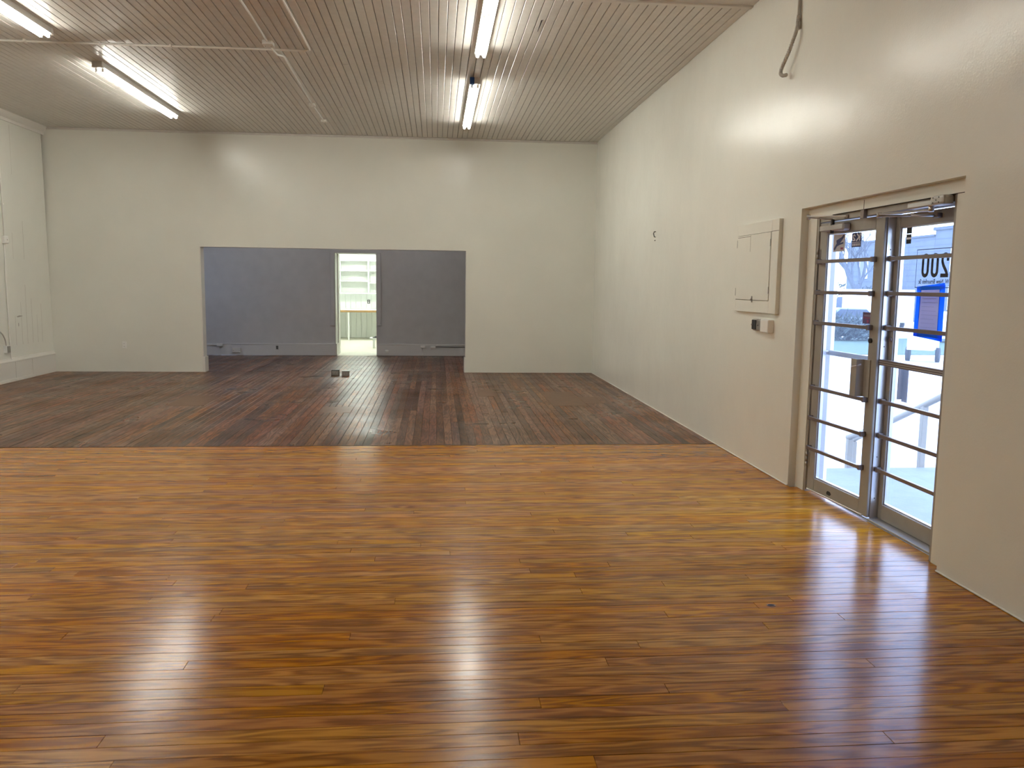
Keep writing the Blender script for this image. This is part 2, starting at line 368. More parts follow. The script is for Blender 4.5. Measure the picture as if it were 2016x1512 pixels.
# lifted splinter of paint on one board
MB().prism([(1.017, 8.28), (1.031, 8.30), (1.026, 8.62), (1.015, 8.66)], H-0.004, H-0.001, 'z').build('lifted_paint_flake', M['ceil'], ceil)
MB().prism([(1.004, 8.30), (1.016, 8.28), (1.014, 8.64), (1.010, 8.66)], H-0.0035, H-0.0005, 'z').build('split', M['sub'], ceil)
S(MB().box(XL, XR, D-0.022, D, H-0.035, H).build('trim_1', M['ceil'], bevel=0.006), 'narrow ceiling moulding along the back wall', 'trim')
cm = MB().prism([(XL, 3.985), (XL+0.018, 3.985), (XL+0.022, 4.03), (XL+0.05, 4.06), (XL+0.085, 4.10), (XL+0.09, H), (XL, H)], YF, D, 'y')
S(cm.build('trim_2', M['trim']), 'white crown moulding at the top of the left wall', 'trim')
S(MB().box(XR-0.012, XR, DY1, D, 0, 0.011).box(XR-0.012, XR, YF, DY0, 0, 0.011).build('trim_3', M['trim'], bevel=0.004), 'thin bead of white paint at the foot of the right wall', 'trim')
S(MB().box(XL, OX0-0.02, D-0.012, D, 0, 0.012).box(OX1+0.03, XR, D-0.012, D, 0, 0.012).build('trim_4', M['trim'], bevel=0.004), 'thin bead of white paint at the foot of the back wall', 'trim')

# ------------------------------------------------------------------ floors
def tone(): return (random.random(), random.random(), random.random(), 1.0)
fl = MB().box(XL-0.02, 2.985, YF, YB, -0.06, -0.014).build('floor', M['sub'])
S(fl, 'glossy orange pine floorboards running across the front of the room', 'floor')
PW = 0.0826; row = 0; y1 = YB-0.012
while y1 > 1.55:
    y0 = y1 - PW
    xe = 2.978 if (4.33 < y0 and y1 < 6.44) else XR+0.004
    xs = [XL+0.003]; x = XL + random.uniform(0.6, 3.2)
    while x < xe-0.5:
        xs.append(x); x += random.uniform(1.9, 4.0)
    xs.append(xe)
    for a, c in zip(xs[:-1], xs[1:]):
        g = random.uniform(0.0003, 0.0009)
        board_mesh('plank', a+0.0005, c-0.0005, y0+g, y1-g*0.5, -0.014, random.uniform(-0.0004, 0.0004), 0.0013).build('plank', M['pine'], fl, tone=tone())
    y1 = y0; row += 1
# boards behind the viewpoint, joined
b = MB(); tn = []
yy = y1
while yy > YF:
    q = board_mesh('p', XL+0.003, XR, yy-PW+0.0006, yy-0.0006, -0.014, 0, 0.0013); t_ = tone()
    tn += list(t_)*len(q.v); b.poly(q.v, q.f); yy -= PW
b.build('plank_field', M['pine'], fl, kind='stuff', tone=tn)
S(MB().box(XL, XR, YB-0.012, YB+0.012, -0.014, 0.0022).build('trim_5', M['oak'], bevel=0.001, tone=(0.1, 0.5, 0.5, 1)), 'dark wooden strip where the orange and brown floors meet', 'trim')
# knot hole and small floor marks
MB().tube([(1.693+0.021*math.cos(a)*1.0, 3.92+0.014*math.sin(a), 0.0006) for a in [2*PI*k/16 for k in range(17)]], 0.0022, 6, False).build('hole_rim', mat('raw_wood_rim', (0.55, 0.42, 0.33), 0.6, bump=0.05), fl)
MB().prism([(1.693+0.020*math.cos(2*PI*k/14), 3.92+0.013*math.sin(2*PI*k/14)) for k in range(14)], 0.0003, 0.0010, 'z').build('hole', M['sub'], fl)

fd = MB().box(XL-0.02, XR+0.02, YB, D+0.1, -0.06, -0.014).build('floor.001', M['sub'])
S(fd, 'dark brown worn floorboards in the rear half of the room', 'floor')
BW = 0.0812; n = int((XR-XL)/BW)+1
for i in range(n):
    x1 = XR - i*BW; x0 = max(x1-BW, XL)
    if x1-x0 < 0.01: continue
    ys = [YB+0.014]
    y = YB + random.uniform(0.9, 4.2)
    while y < D-0.5: ys.append(y); y += random.uniform(2.4, 5.0)
    ys.append(D+0.09)
    for a, c in zip(ys[:-1], ys[1:]):
        g = random.uniform(0.0006, 0.0022); t_ = tone()
        board_mesh('plank', x0+g, x1-g*0.4, a+0.001, c-0.001, -0.014, random.uniform(-0.0008, 0.0008), 0.0018).build('plank', M['oak'], fd, tone=t_)
# lighter patched boards let into the old floor (as in front of the right wall)
M['patch'] = mat('patched_brown_boards', (0.16, 0.082, 0.045), 0.42, bump=0.2, bscale=40, vary=0.25)
for (x0, x1, ya, yb_) in ((1.55, 2.02, 10.85, 12.30), (2.03, 2.28, 11.1, 11.75), (1.30, 1.42, 12.9, 14.0), (0.62, 0.85, 11.8, 12.6), (-3.46, -2.96, 10.9, 11.9), (-1.45, -1.05, 10.3, 10.8)):
    MB().box(x0, x1, ya, yb_, -0.01, 0.0012).build('patch', M['patch'], fd, 0.0008)

fg = MB().box(XL-0.02, XR+0.02, D+0.1, D2+0.01, -0.06, -0.014).build('floor.002', M['sub'])
S(fg, 'dark brown floorboards of the grey room beyond the opening', 'floor')
for i in range(n):
    x1 = XR - i*BW; x0 = max(x1-BW, XL)
    if x1-x0 < 0.01: continue
    mid = random.uniform(D+0.9, D2-0.8)
    for a, c in (((D+0.1, mid), (mid, D2)) if random.random() < .4 else ((D+0.1, D2),)):
        g = random.uniform(0.0006, 0.0022)
        board_mesh('plank', x0+g, x1-g*0.4, a+0.001, c-0.001, -0.014, random.uniform(-0.0008, 0.0008), 0.0018).build('plank', M['oak'], fg, tone=tone())
S(MB().box(-3.6, 0.7, D2, 24.6, -0.06, 0.002).build('floor.003', M['kitchen_floor']), 'pale concrete floor of the bright kitchen', 'floor')
S(MB().box(XL-0.25, XR+0.25, D+0.2, D2+0.2, 3.2, 3.4).build('ceiling.001', M['ceil']), 'plain ceiling of the grey room', 'ceiling')
S(MB().box(-3.6, 0.7, D2+0.72, 24.6, 3.2, 3.3).build('ceiling.002', M['kitchen']), 'white ceiling of the kitchen', 'ceiling')

# ------------------------------------------------------------------ trims: grey room, opening, kitchen doorway, left wall
S(MB().box(-6.5, KX0-0.0, D2-0.022, D2, 0.003, 0.235).box(-6.5, KX0, D2-0.030, D2, 0.235, 0.258).build('baseboard_left', M['grey_trim'], bevel=0.003), 'tall pale grey baseboard left of the kitchen doorway', 'baseboard')
S(MB().box(KX1, 2.8, D2-0.022, D2, 0.003, 0.235).box(KX1, 2.8, D2-0.030, D2, 0.235, 0.258).build('baseboard_right', M['grey_trim'], bevel=0.003), 'tall pale grey baseboard right of the kitchen doorway', 'baseboard')
S(MB().box(KX0-0.09, KX0-0.005, D2-0.03, D2, 0.66, KZ+0.0).box(KX0-0.10, KX0-0.003, D2-0.036, D2, 0.655, 0.685).build('trim_6', M['grey'], bevel=0.004), 'grey door casing left of the kitchen doorway, cut off above the floor', 'trim')
S(MB().box(KX1+0.005, KX1+0.09, D2-0.03, D2, 0.66, KZ+0.0).box(KX1+0.003, KX1+0.10, D2-0.036, D2, 0.655, 0.685).build('trim_7', M['grey'], bevel=0.004), 'grey door casing right of the kitchen doorway, cut off above the floor', 'trim')
b = MB().box(KX0, KX0+0.012, D2+0.004, D2+0.70, 0, KZ).box(KX1-0.012, KX1, D2+0.004, D2+0.70, 0, KZ).box(KX0, KX1, D2+0.004, D2+0.70, KZ-0.012, KZ)
b.box(KX0+0.012, KX0+0.035, D2+0.40, D2+0.70, 0, KZ-0.012).box(KX1-0.035, KX1-0.012, D2+0.40, D2+0.70, 0, KZ-0.012)
b.box(KX0+0.012, KX0+0.03, D2+0.004, D2+0.40, 0.003, 0.255)
S(b.build('trim_8', M['trim'], bevel=0.002), 'white lining and stops of the kitchen doorway', 'trim')
b = MB().box(OX0, OX0+0.022, D-0.004, D+0.204, 0.27, OZ).box(OX0, OX0+0.045, D-0.006, D+0.21, 0.0, 0.27)
S(b.build('trim_9', M['trim'], bevel=0.003), 'white lining with plinth block at the left of the wide opening', 'trim')
b = MB().box(OX1-0.004, OX1+0.0, D-0.004, D+0.204, 0.27, OZ).box(OX1-0.026, OX1, D-0.006, D+0.21, 0.0, 0.27)
S(b.build('trim_10', M['trim'], bevel=0.002), 'white plinth block at the right of the wide opening', 'trim')
S(MB().box(OX0, OX1, D-0.004, D+0.204, OZ-0.012, OZ).build('trim_11', M['trim'], bevel=0.002), 'white head lining along the top of the wide opening', 'trim')
bb = MB().box(XL, XL+0.026, YF, D-0.002, 0, 0.30).prism([(XL, 0.30), (XL+0.034, 0.30), (XL+0.034, 0.318), (XL+0.02, 0.345), (XL+0.012, 0.368), (XL, 0.368)], YF, D-0.004, 'y')
bb.box(XL+0.026, XL+0.040, YF, 14.2, 0, 0.045)
S(bb.build('trim_12', M['trim'], bevel=0.002), 'white moulded baseboard at the foot of the left wall', 'trim')
b = MB()
for yv in (13.02, 13.62, 14.17): b.box(XL+0.0262, XL+0.028, yv, yv+0.006, 0.04, 0.30)
b.build('joint', mat('joint_shadow', (0.6, 0.57, 0.5), 0.6, bump=0.05), bpy.data.objects['trim_12'])
# faint plank joints and chipped paint on the left wall
b = MB()
for yv in (13.75, 13.95, 14.12, 14.3, 14.47, 14.63): b.box(XL, XL+0.0012, yv, yv+0.004, 0.55, 1.25+0.25*math.sin(yv*9))
for yv, z0, z1 in ((13.9, 3.2, 3.95), (14.15, 1.9, 2.5), (13.8, 1.9, 2.3)): b.box(XL, XL+0.0012, yv, yv+0.003, z0, z1)
b.build('plank_joint', mat('faint_joint_shadow', (0.55, 0.52, 0.46), 0.6, bump=0.05), wl, kind='stuff')
MB().prism([(13.83, 0.985), (13.97, 0.995), (13.99, 1.005), (13.88, 1.012), (13.80, 1.0)], XL, XL+0.001, 'x').prism([(13.84, 0.84), (13.86, 0.85), (13.855, 0.90), (13.84, 0.89)], XL, XL+0.001, 'x').build('paint_chip', mat('chipped_paint', (0.38, 0.35, 0.30), 0.7, bump=0.1), wl)

# ------------------------------------------------------------------ fluorescent fixtures
LEN = 2.92
def make_fixture():
    root = empty('fluorescent_light')
    MB().box(-0.050, 0.050, 0, LEN, -0.050, 0.0).prism([(-0.052, -0.050), (-0.066, -0.064), (-0.066, -0.068), (0.066, -0.068), (0.066, -0.064), (0.052, -0.050)], 0.0, LEN, 'y').build('housing', M['enamel'], root, 0.002)
    for ya in (0.0, LEN-0.05):
        MB().box(-0.060, 0.060, ya, ya+0.05, -0.075, -0.002).build('end_cap', M['enamel'], root, 0.004)
    seg = (LEN-0.16)/2
    for k in range(2):
        y0 = 0.06 + k*(seg+0.04)
        for sx_ in (-0.036, 0.036):
            MB().tube([(sx_, y0+0.012, -0.092), (sx_, y0+seg-0.012, -0.092)], 0.0185, 10).build('tube', M['tube'], root)
            for yy in (y0, y0+seg-0.012): MB().box(sx_-0.014, sx_+0.014, yy, yy+0.012, -0.113, -0.06).build('lamp_holder', M['enamel'], root, 0.003)
    MB().tube([(0, LEN/2-0.01, -0.062), (0, LEN/2-0.01, -0.098)], 0.016, 12).build('centre_cap', M['enamel'], root)
    return root
G = 'twin tube strip lights on the ceiling'
spots = [  # x, y (near end), label
    (0.478, 10.62, 'lit strip light with blue tape on its near end, nearest the opening'),
    (0.476, 6.44, 'lit strip light cut by the top edge above the bare floor'),
    (-3.925, 10.45, 'lit strip light on the left of the ceiling, whole in view'),
    (-3.925, 6.28, 'lit strip light cut off at the upper left corner'),
    (-3.925, 2.10, 'lit strip light of the left row, above and left of the viewpoint')]
proto = make_fixture()
for i, (x, y, lab) in enumerate(spots):
    o = proto if i == 0 else dup(proto)
    o.location = (x, y, H); tag(o, lab, 'ceiling light', G)
    if i in (1, 3):      # emission turned down to balance right wall brightness and floor reflections
        for ch in o.children:
            if ch.name.startswith('tube'): ch.data = ch.data.copy(); ch.data.materials[0] = M['tube_dimmed']
MB().box(-0.064, -0.010, -0.012, 0.045, -0.082, 0.0).build('blue_tape', M['bluedark'], proto, 0.002)

# kitchen tube
kt = empty('kitchen_light', (-1.6, 21.5, 3.2))
MB().box(-0.9, 0.9, -0.08, 0.08, -0.06, 0).build('housing', M['enamel'], kt, 0.004)
for dy in (-0.04, 0.04): MB().tube([(-0.88, dy, -0.085), (0.88, dy, -0.085)], 0.019, 10).build('tube', M['ktube'], kt)
tag(kt, 'strip light on the ceiling of the bright kitchen', 'ceiling light')
for xx_, lab in ((-3.6, 'added unseen fill strip light on the grey room ceiling, left of the doorway'), (-0.4, 'added unseen fill strip light on the grey room ceiling, right of the doorway')):
    g_ = empty('fluorescent_light', (xx_, 16.4, 3.2)); MB().box(-0.62, 0.62, -0.06, 0.06, -0.06, 0).build('housing', M['enamel'], g_, 0.004)  # unseen lamp added to brighten the grey far wall
    MB().tube([(-0.6, 0, -0.085), (0.6, 0, -0.085)], 0.013, 10).build('tube', M['gtube'], g_); tag(g_, lab, 'ceiling light')
kt2 = dup(kt); kt2.location = (-1.6, 23.3, 3.2); tag(kt2, 'strip light above the kitchen counter and shelves', 'ceiling light')

# ------------------------------------------------------------------ conduits and boxes on the ceiling
cz = H-0.016
c = MB().tube([(-1.745, 7.2, cz), (-1.752, 8.4, cz), (-1.768, 9.30, cz)], 0.011, 8).tube([(-1.765, 9.45, cz-0.022), (-1.75, 9.54, cz-0.030), (-1.74, 9.72, cz-0.030), (-1.705, 9.84, cz-0.01), (-1.70, 9.92, cz), (-1.755, 12.38, cz)], 0.011, 8)
c.tube([(-1.752, 12.52, cz), (-1.748, 13.60, cz)], 0.011, 8)
tag(c.build('conduit', M['conduit']), 'thin white conduit on ceiling linking the three small boxes', 'conduit')
c = MB().tube([(-1.37, 7.2, cz), (-1.366, 9.50, cz), (-1.372, 9.59, cz), (-1.41, 9.625, cz), (-1.50, 9.63, cz), (-4.45, 9.665, cz), (-4.62, 9.66, cz), (-4.75, 9.58, cz), (-5.6, 9.50, cz)], 0.012, 8)
cc = c.build('conduit', M['conduit']); tag(cc, 'white conduit crossing the ceiling and turning a corner towards the viewer', 'conduit')
for xx in (-2.85, -4.35): MB().box(xx-0.012, xx+0.012, 9.62, 9.69, H-0.03, H).build('strap', M['conduit'], cc, 0.002)
def jbox(w_, l_, h_, loc, lab):
    r = empty('junction_box', loc)
    MB().box(-w_/2, w_/2, -l_/2, l_/2, -h_, 0).build('body', M['conduit'], r, 0.006)
    MB().box(-w_/2-0.004, w_/2+0.004, -l_/2-0.004, l_/2+0.004, -h_-0.004, -h_+0.002).build('cover', M['conduit'], r, 0.002)
    b_ = MB()
    for sx_ in (-1, 1): b_.tube([(sx_*w_*0.28, 0, -h_-0.004), (sx_*w_*0.28, 0, -h_-0.007)], 0.004, 8)
    b_.build('screw', M['galv'], r, kind='stuff')
    tag(r, lab, 'junction box', 'white junction boxes on the ceiling conduit')
jbox(0.105, 0.14, 0.045, (-1.769, 9.375, H), 'largest white box on the ceiling, where the two conduits cross')
jbox(0.085, 0.12, 0.035, (-1.757, 12.45, H), 'white box midway along the short ceiling conduit')
jbox(0.085, 0.11, 0.035, (-1.748, 13.66, H), 'white box ending the conduit nearest the back wall')

# ------------------------------------------------------------------ right wall: flex conduit, panel, outlet, hook
pts = [(2.832, 6.60, H), (2.832, 6.605, 3.80), (2.828, 6.60, 3.70), (2.815, 6.585, 3.62), (2.80, 6.60, 3.55), (2.79, 6.66, 3.46), (2.785, 6.74, 3.39), (2.785, 6.79, 3.345), (2.787, 6.79, 3.318), (2.79, 6.755, 3.30), (2.795, 6.70, 3.292)]
# smooth the polyline
def smooth(p, k=6):
    p = [Vector(q) for q in p]; out = []
    for i in range(len(p)-1):
        p0, p1, p2, p3 = p[max(i-1, 0)], p[i], p[i+1], p[min(i+2, len(p)-1)]
        for j in range(k):
            t = j/k; out.append(0.5*((2*p1)+(-p0+p2)*t+(2*p0-5*p1+4*p2-p3)*t*t+(-p0+3*p1-3*p2+p3)*t**3))
    out.append(p[-1]); return out
fx = empty('flexible_conduit', (2.832, 6.6, H))
pl = [q-Vector((2.832, 6.6, H)) for q in smooth(pts)]
MB().tube(pl, 0.0135, 10).build('hose', M['flex'], fx)
b = MB()
for i, q in enumerate(pl[10:-1]):
    nx = pl[10+i+1]
    b.tube([q, q+(nx-q)*0.45], 0.0155, 10)
b.build('ribs', M['flex'], fx, kind='stuff')
MB().tube([(0, 0.005, -0.50), (0, 0.005, -0.42)], 0.019, 10).build('coupling', M['flex'], fx)
tag(fx, 'loose grey flexible conduit hanging high on the right wall', 'conduit')

ep = empty('electrical_panel', (XR, 7.23, 1.775))
z0, z1, ya, yb_ = -0.398, 0.390, -0.489, 0.492
b = MB().box(-0.035, 0, ya, ya+0.15, z0, z1).box(-0.035, 0, yb_-0.045, yb_, z0, z1).box(-0.035, 0, ya+0.15, yb_-0.045, z0, -0.293).box(-0.035, 0, ya+0.15, yb_-0.045, 0.293, z1)
b.box(-0.012, 0, ya+0.15, yb_-0.045, -0.293, 0.293)
b.build('frame', M['wall'], ep, 0.002)
MB().box(-0.040, -0.012, -0.335, 0.443, -0.289, 0.289).build('door', M['wall'], ep, 0.002)
MB().box(-0.047, -0.040, 0.015, 0.03, -0.31, -0.255).tube([(-0.040, 0.022, -0.285), (-0.055, 0.022, -0.285)], 0.010, 10).build('latch', M['galv'], ep, 0.001)
b = MB()
for zz in (0.20, -0.20): b.box(-0.043, -0.040, -0.343, -0.331, zz-0.03, zz+0.03)
for zz in (0.22, -0.22): b.box(-0.042, -0.036, 0.438, 0.447, zz-0.035, zz+0.035)
b.build('hinge', M['galv'], ep, kind='stuff')
b = MB().box(-0.0405, -0.0395, 0.115, 0.119, 0.14, 0.287).box(-0.0405, -0.0395, 0.119, 0.43, 0.274, 0.278)
b.build('seam', M['gap'], ep)
MB().box(-0.0355, -0.0345, ya, ya+0.15, 0.291, 0.295).build('joint', M['gap'], ep)
tag(ep, 'flush electrical panel painted cream beside the entrance doors', 'electrical panel')

ob = empty('outlet_box', (XR, 7.03, 1.27))
MB().box(-0.055, 0, -0.20, -0.03, -0.055, 0.055).build('box', M['plastic'], ob, 0.006)
for k, (a, c_) in enumerate(((-0.025, 0.085), (0.10, 0.215))):
    MB().box(-0.032, 0, a, c_, -0.052, 0.052).build('metal_box', M['galv'], ob, 0.010)
    MB().box(-0.040, -0.032, a+0.012, c_-0.012, -0.042, 0.042).build('cover', M['galv'] if k == 0 else M['dark'], ob, 0.003)
    MB().tube([(-0.040, c_-0.03, 0.0), (-0.050, c_-0.03, 0.0)], 0.008, 8).build('knob', M['galv'], ob)
MB().tube([(-0.02, 0.085, 0.0), (-0.02, 0.10, 0.0)], 0.014, 10).build('nipple', M['galv'], ob)
tag(ob, 'surface outlet box with two metal covers below the electrical panel', 'outlet')
hk = MB().tube([(XR, 10.79, 2.30), (XR-0.02, 10.79, 2.30), (XR-0.03, 10.79, 2.275), (XR-0.02, 10.785, 2.235), (XR-0.004, 10.78, 2.23)], 0.006, 6).tube([(XR, 10.80, 2.19), (XR-0.012, 10.80, 2.185)], 0.006, 6).build('hook', M['dark'])
tag(hk, 'small dark wire hook on the right wall', 'hook')

# ------------------------------------------------------------------ wall plates
def outlet(name, loc, w_, h_, axis, matp, lab, group=None, duplex=True, depth=0.008):
    """axis 'y': plate on a wall facing the viewer"""
    r = empty(name, loc)
    MB().box(-w_/2, w_/2, -depth, 0, -h_/2, h_/2).build('plate', matp, r, 0.003)
    if duplex:
        for zz in (-0.2*h_, 0.2*h_):
            f = MB().box(-0.017, 0.017, -depth-0.003, -depth, zz-0.014, zz+0.014).build('socket', M['plastic'] if matp is not M['galv'] else M['dark'], r, 0.003)
            MB().box(-0.008, -0.005, -depth-0.0036, -depth-0.003, zz-0.005, zz+0.006).box(0.005, 0.008, -depth-0.0036, -depth-0.003, zz-0.005, zz+0.006).build('slot', M['dark'], f)
    tag(r, lab, 'outlet', group); return r
outlet('wall_outlet', (-5.39, D, 0.469), 0.075, 0.118, 'y', M['plastic'], 'white duplex outlet on the back wall left of the opening')
outlet('wall_outlet', (-3.43, D2-0.022, 0.172), 0.055, 0.085, 'y', M['galv'], 'grey metal outlet set in the baseboard of the grey room')
r = empty('blank_plate', (-4.29, D2-0.022, 0.11))
MB().box(-0.09, 0.09, -0.03, 0, -0.05, 0.05).build('cover', M['trim'], r, 0.008)
b = MB()
for sx_ in (-0.06, 0.06): b.tube([(sx_, -0.03, 0), (sx_, -0.033, 0)], 0.006, 8)
b.build('screw', M['galv'], r, kind='stuff')
tag(r, 'blank cover box on the baseboard near the left of the grey room', 'cover plate')
r = empty('raceway', (-4.70, D2-0.03, 0.225))
MB().box(-0.5, 0.0, -0.014, 0, -0.008, 0.010).build('channel', M['plastic'], r, 0.002)
MB().box(0.0, 0.12, -0.035, 0, -0.025, 0.025).build('box', M['plastic'], r, 0.005)
tag(r, 'surface raceway with box at the left end of the grey baseboard', 'raceway')
r = empty('wall_outlet', (-1.07, D2-0.022, 0.10))
MB().box(-0.038, 0.038, -0.03, 0, -0.03, 0.03).build('box', M['plastic'], r, 0.005)
MB().box(-0.02, 0.02, -0.034, -0.03, -0.016, 0.016).build('socket', M['plastic'], r, 0.002)
tag(r, 'small white socket low on baseboard right of kitchen doorway', 'outlet')
r = empty('cable_box', (-0.28, D2-0.022, 0.205))
MB().box(-0.055, 0.05, -0.035, 0, -0.022, 0.028).build('box', M['plastic'], r, 0.005)
MB().tube(smooth([(-0.01, -0.012, -0.02), (-0.008, -0.014, -0.10), (-0.004, -0.012, -0.20)]), 0.005, 6).build('cable', M['plastic'], r)
tag(r, 'white cable box with wire dropping to the floor, right of doorway', 'cable box')
r = empty('cable_box', (-0.06, D2-0.022, 0.195))
MB().box(-0.055, 0.055, -0.038, 0, -0.024, 0.028).build('box', M['plastic'], r, 0.005)
MB().tube(smooth([(0.05, -0.014, 0.012), (0.3, -0.014, 0.006), (0.62, -0.014, 0.004), (1.4, -0.014, 0.002)]), 0.007, 6).build('cable', M['dark'], r)
MB().box(0.06, 1.4, -0.012, 0.0, 0.04, 0.056).build('channel', M['plastic'], r, 0.002)
tag(r, 'white cable box with dark cable running right along grey baseboard', 'cable box')

# left wall wiring
r = empty('wall_conduit', (XL, 13.53, 0))
MB().tube([(0.014, 0.0, 0.04), (0.016, 0.0, 0.42), (0.014, -0.01, 0.55), (0.014, -0.03, 1.6), (0.014, -0.005, 2.12)], 0.010, 8).tube([(0.014, 0.0, 2.22), (0.014, 0.0, 2.70), (0.014, -0.02, 3.5), (0.014, -0.02, 3.98)], 0.010, 8).build('pipe', M['conduit'], r)
MB().box(0.002, 0.03, -0.02, 0.02, 2.70, 2.73).build('strap', M['conduit'], r, 0.002)
tag(r, 'white conduit running up the left wall', 'conduit')
r = empty('light_switch', (XL, 13.54, 2.178))
MB().box(0, 0.045, -0.06, 0.05, -0.058, 0.058).build('box', M['plastic'], r, 0.004)
MB().box(0.045, 0.052, -0.055, 0.045, -0.052, 0.052).build('plate', M['plastic'], r, 0.002)
MB().box(0.052, 0.064, -0.01, 0.0, -0.010, 0.012).build('toggle', M['plastic'], r, 0.002)
tag(r, 'white surface switch box high on the left wall', 'switch')
r = empty('wall_outlet', (XL, 13.40, 0.512))
MB().box(0, 0.05, -0.06, 0.05, -0.058, 0.058).build('box', M['plastic'], r, 0.004)
MB().box(0.05, 0.056, -0.052, 0.042, -0.05, 0.05).build('plate', M['galv'], r, 0.002)
MB().tube(smooth([(0.025, -0.02, 0.05), (0.03, -0.06, 0.16), (0.03, -0.16, 0.26), (0.03, -0.35, 0.33), (0.03, -0.6, 0.30)]), 0.010, 8).build('cable', M['flex'], r)
tag(r, 'surface outlet box with curling cable low on the left wall', 'outlet')

# ------------------------------------------------------------------ two small metal floor boxes on the dark floor
fb = empty('floor_outlet', (-1.72, 14.50, 0.0))
MB().box(-0.064, 0.064, -0.05, 0.05, 0.001, 0.092).build('body', M['galv'], fb, 0.005)
MB().box(-0.066, 0.066, -0.053, 0.05, 0.084, 0.096).box(-0.066, -0.058, -0.054, -0.05, 0.002, 0.09).box(0.058, 0.066, -0.054, -0.05, 0.002, 0.09).build('rim', M['dark'], fb, 0.002)
MB().box(-0.05, 0.05, -0.054, -0.05, 0.012, 0.08).build('face_plate', mat('grey_face_plate', (0.30, 0.29, 0.27), 0.5, bump=0.05), fb, 0.001)
b = MB()
for sx_ in (-0.022, 0.022): b.box(sx_-0.014, sx_+0.014, -0.0555, -0.054, 0.03, 0.062)
b.build('socket', M['galv'], fb, 0.001)
tag(fb, 'small dark-rimmed metal floor outlet, left one of the pair', 'floor outlet')
fb2 = dup(fb); fb2.location = (-1.545, 14.43, 0); fb2.rotation_euler = (0, 0, 0.12); fb2.scale = (1, 1, 0.94)
for ch in fb2.children:
    if ch.name.startswith('rim'): ch.data = ch.data.copy(); ch.data.materials[0] = M['galv']
tag(fb2, 'small plain grey metal floor outlet, right one of the pair', 'floor outlet')

# ------------------------------------------------------------------ kitchen seen through the doorway
sh = empty('wall_shelves', (-2.72, 24.5, 1.27))
b = MB()
MB().box(-0.5, 2.3, -0.02, 0, 0, 1.03).build('back_panel', M['kitchen'], sh)
for (xa, xb) in ((-0.5, -0.47), (0.0, 0.02), (0.79, 0.83), (2.27, 2.3)):
    MB().box(xa, xb, -0.34, -0.02, 0.02, 1.03).build('side_panel', M['kitchen'], sh, 0.002)
for zz in (0.36, 0.65, 0.94):
    MB().box(0.02, 0.79, -0.33, -0.02, zz-0.012, zz+0.012).build('shelf', M['kitchen'], sh, 0.002)
for zz in (0.31, 0.66, 0.94):
    MB().box(0.83, 2.27, -0.33, -0.02, zz-0.012, zz+0.012).build('shelf', M['kitchen'], sh, 0.002)
MB().box(-0.5, 2.3, -0.35, 0, 0.0, 0.024).build('bottom_board', M['kitchen'], sh, 0.002)
tag(sh, 'white open wall shelves high in the bright kitchen', 'shelf')
ct = empty('counter', (-2.6, 24.5, 0))
MB().box(-0.85, 2.6, -1.10, -0.03, 0.79, 0.83).build('worktop', M['kitchen'], ct, 0.003)
MB().box(-0.85, 2.6, -1.125, -1.10, 0.775, 0.832).build('edge_board', M['counter'], ct, 0.004)
MB().box(0.175, 0.215, -1.09, -1.05, 0.002, 0.79).build('leg', M['kitchen'], ct, 0.003)
MB().box(1.675, 1.715, -1.09, -1.05, 0.002, 0.79).build('leg', M['kitchen'], ct, 0.003)
tag(ct, 'white counter with brown wooden edge in the kitchen', 'counter')
b = empty('bead_board', (-3.5, 24.5, 0))
for k in range(26):
    MB().box(k*0.15+0.002, k*0.15+0.148, -0.018, -0.001, 0.003, 1.265).build('board', M['kitchen'], b, 0.004)
tag(b, 'white vertical boarding on the kitchen wall below the shelves', 'panelling')
outlet('wall_outlet', (-1.935, 24.48, 1.045), 0.075, 0.11, 'y', M['dark'], 'dark outlet on white boarding above the kitchen counter')
st = empty('stool', (-1.42, 20.75, 0))
MB().box(-0.20, 0.24, -0.16, 0.20, 0.225, 0.25).build('top', M['kitchen'], st, 0.004)
for (xa, ya) in ((-0.12, -0.13), (0.20, -0.13), (-0.12, 0.16), (0.20, 0.16)):
    MB().box(xa, xa+0.03, ya, ya+0.03, 0.003, 0.225).build('leg', M['kitchen'], st, 0.002)
tag(st, 'low white stool half hidden by the kitchen door jamb', 'stool')
bag = MB().prism([(-1.56, 0.252), (-1.20, 0.252), (-1.22, 0.36), (-1.33, 0.345), (-1.44, 0.30)], 20.62, 20.85, 'y').build('black_bag', M['dark'], bevel=0.012)
tag(bag, 'black wedge-shaped bag lying on the low white stool', 'bag')

# ------------------------------------------------------------------ entrance doors
dfm = MB()
dfm.box(2.915, 3.06, 6.222, 6.25, 0, 2.135).box(2.918, 3.06, 4.515, 4.548, 0, 2.135).box(2.925, 3.09, 4.515, 6.25, 2.094, 2.134)
df = S(dfm.build('trim_13', M['frame'], bevel=0.002), 'beige painted steel frame around the entrance doors', 'door frame')
MB().box(2.908, 2.914, 4.40, 6.0, 2.1335, 2.1375).build('crack_shadow_line', M['sub'], df, kind='stuff')  # dark strip painting the shadow line between header and steel frame
MB().box(2.9085, 2.914, 5.55, 5.554, 2.138, 2.20).build('crack_shadow_line', M['gap'], df, kind='stuff')
MB().box(2.997, 3.10, 5.3785, 5.385, 0.004, 2.094).build('mullion_plate', M['alu'], df, 0.001)
MB().box(3.028, 3.10, 5.385, 5.43, 0.004, 2.094).build('mullion', M['frame'], df, 0.001)
b = MB()
for zz in (1.86, 1.55, 1.21, 0.85, 0.45, 0.16): b.tube([(3.022, 5.3785, zz), (3.022, 5.3765, zz)], 0.004, 8)
b.build('screw_hole', M['dark'], df, kind='stuff')
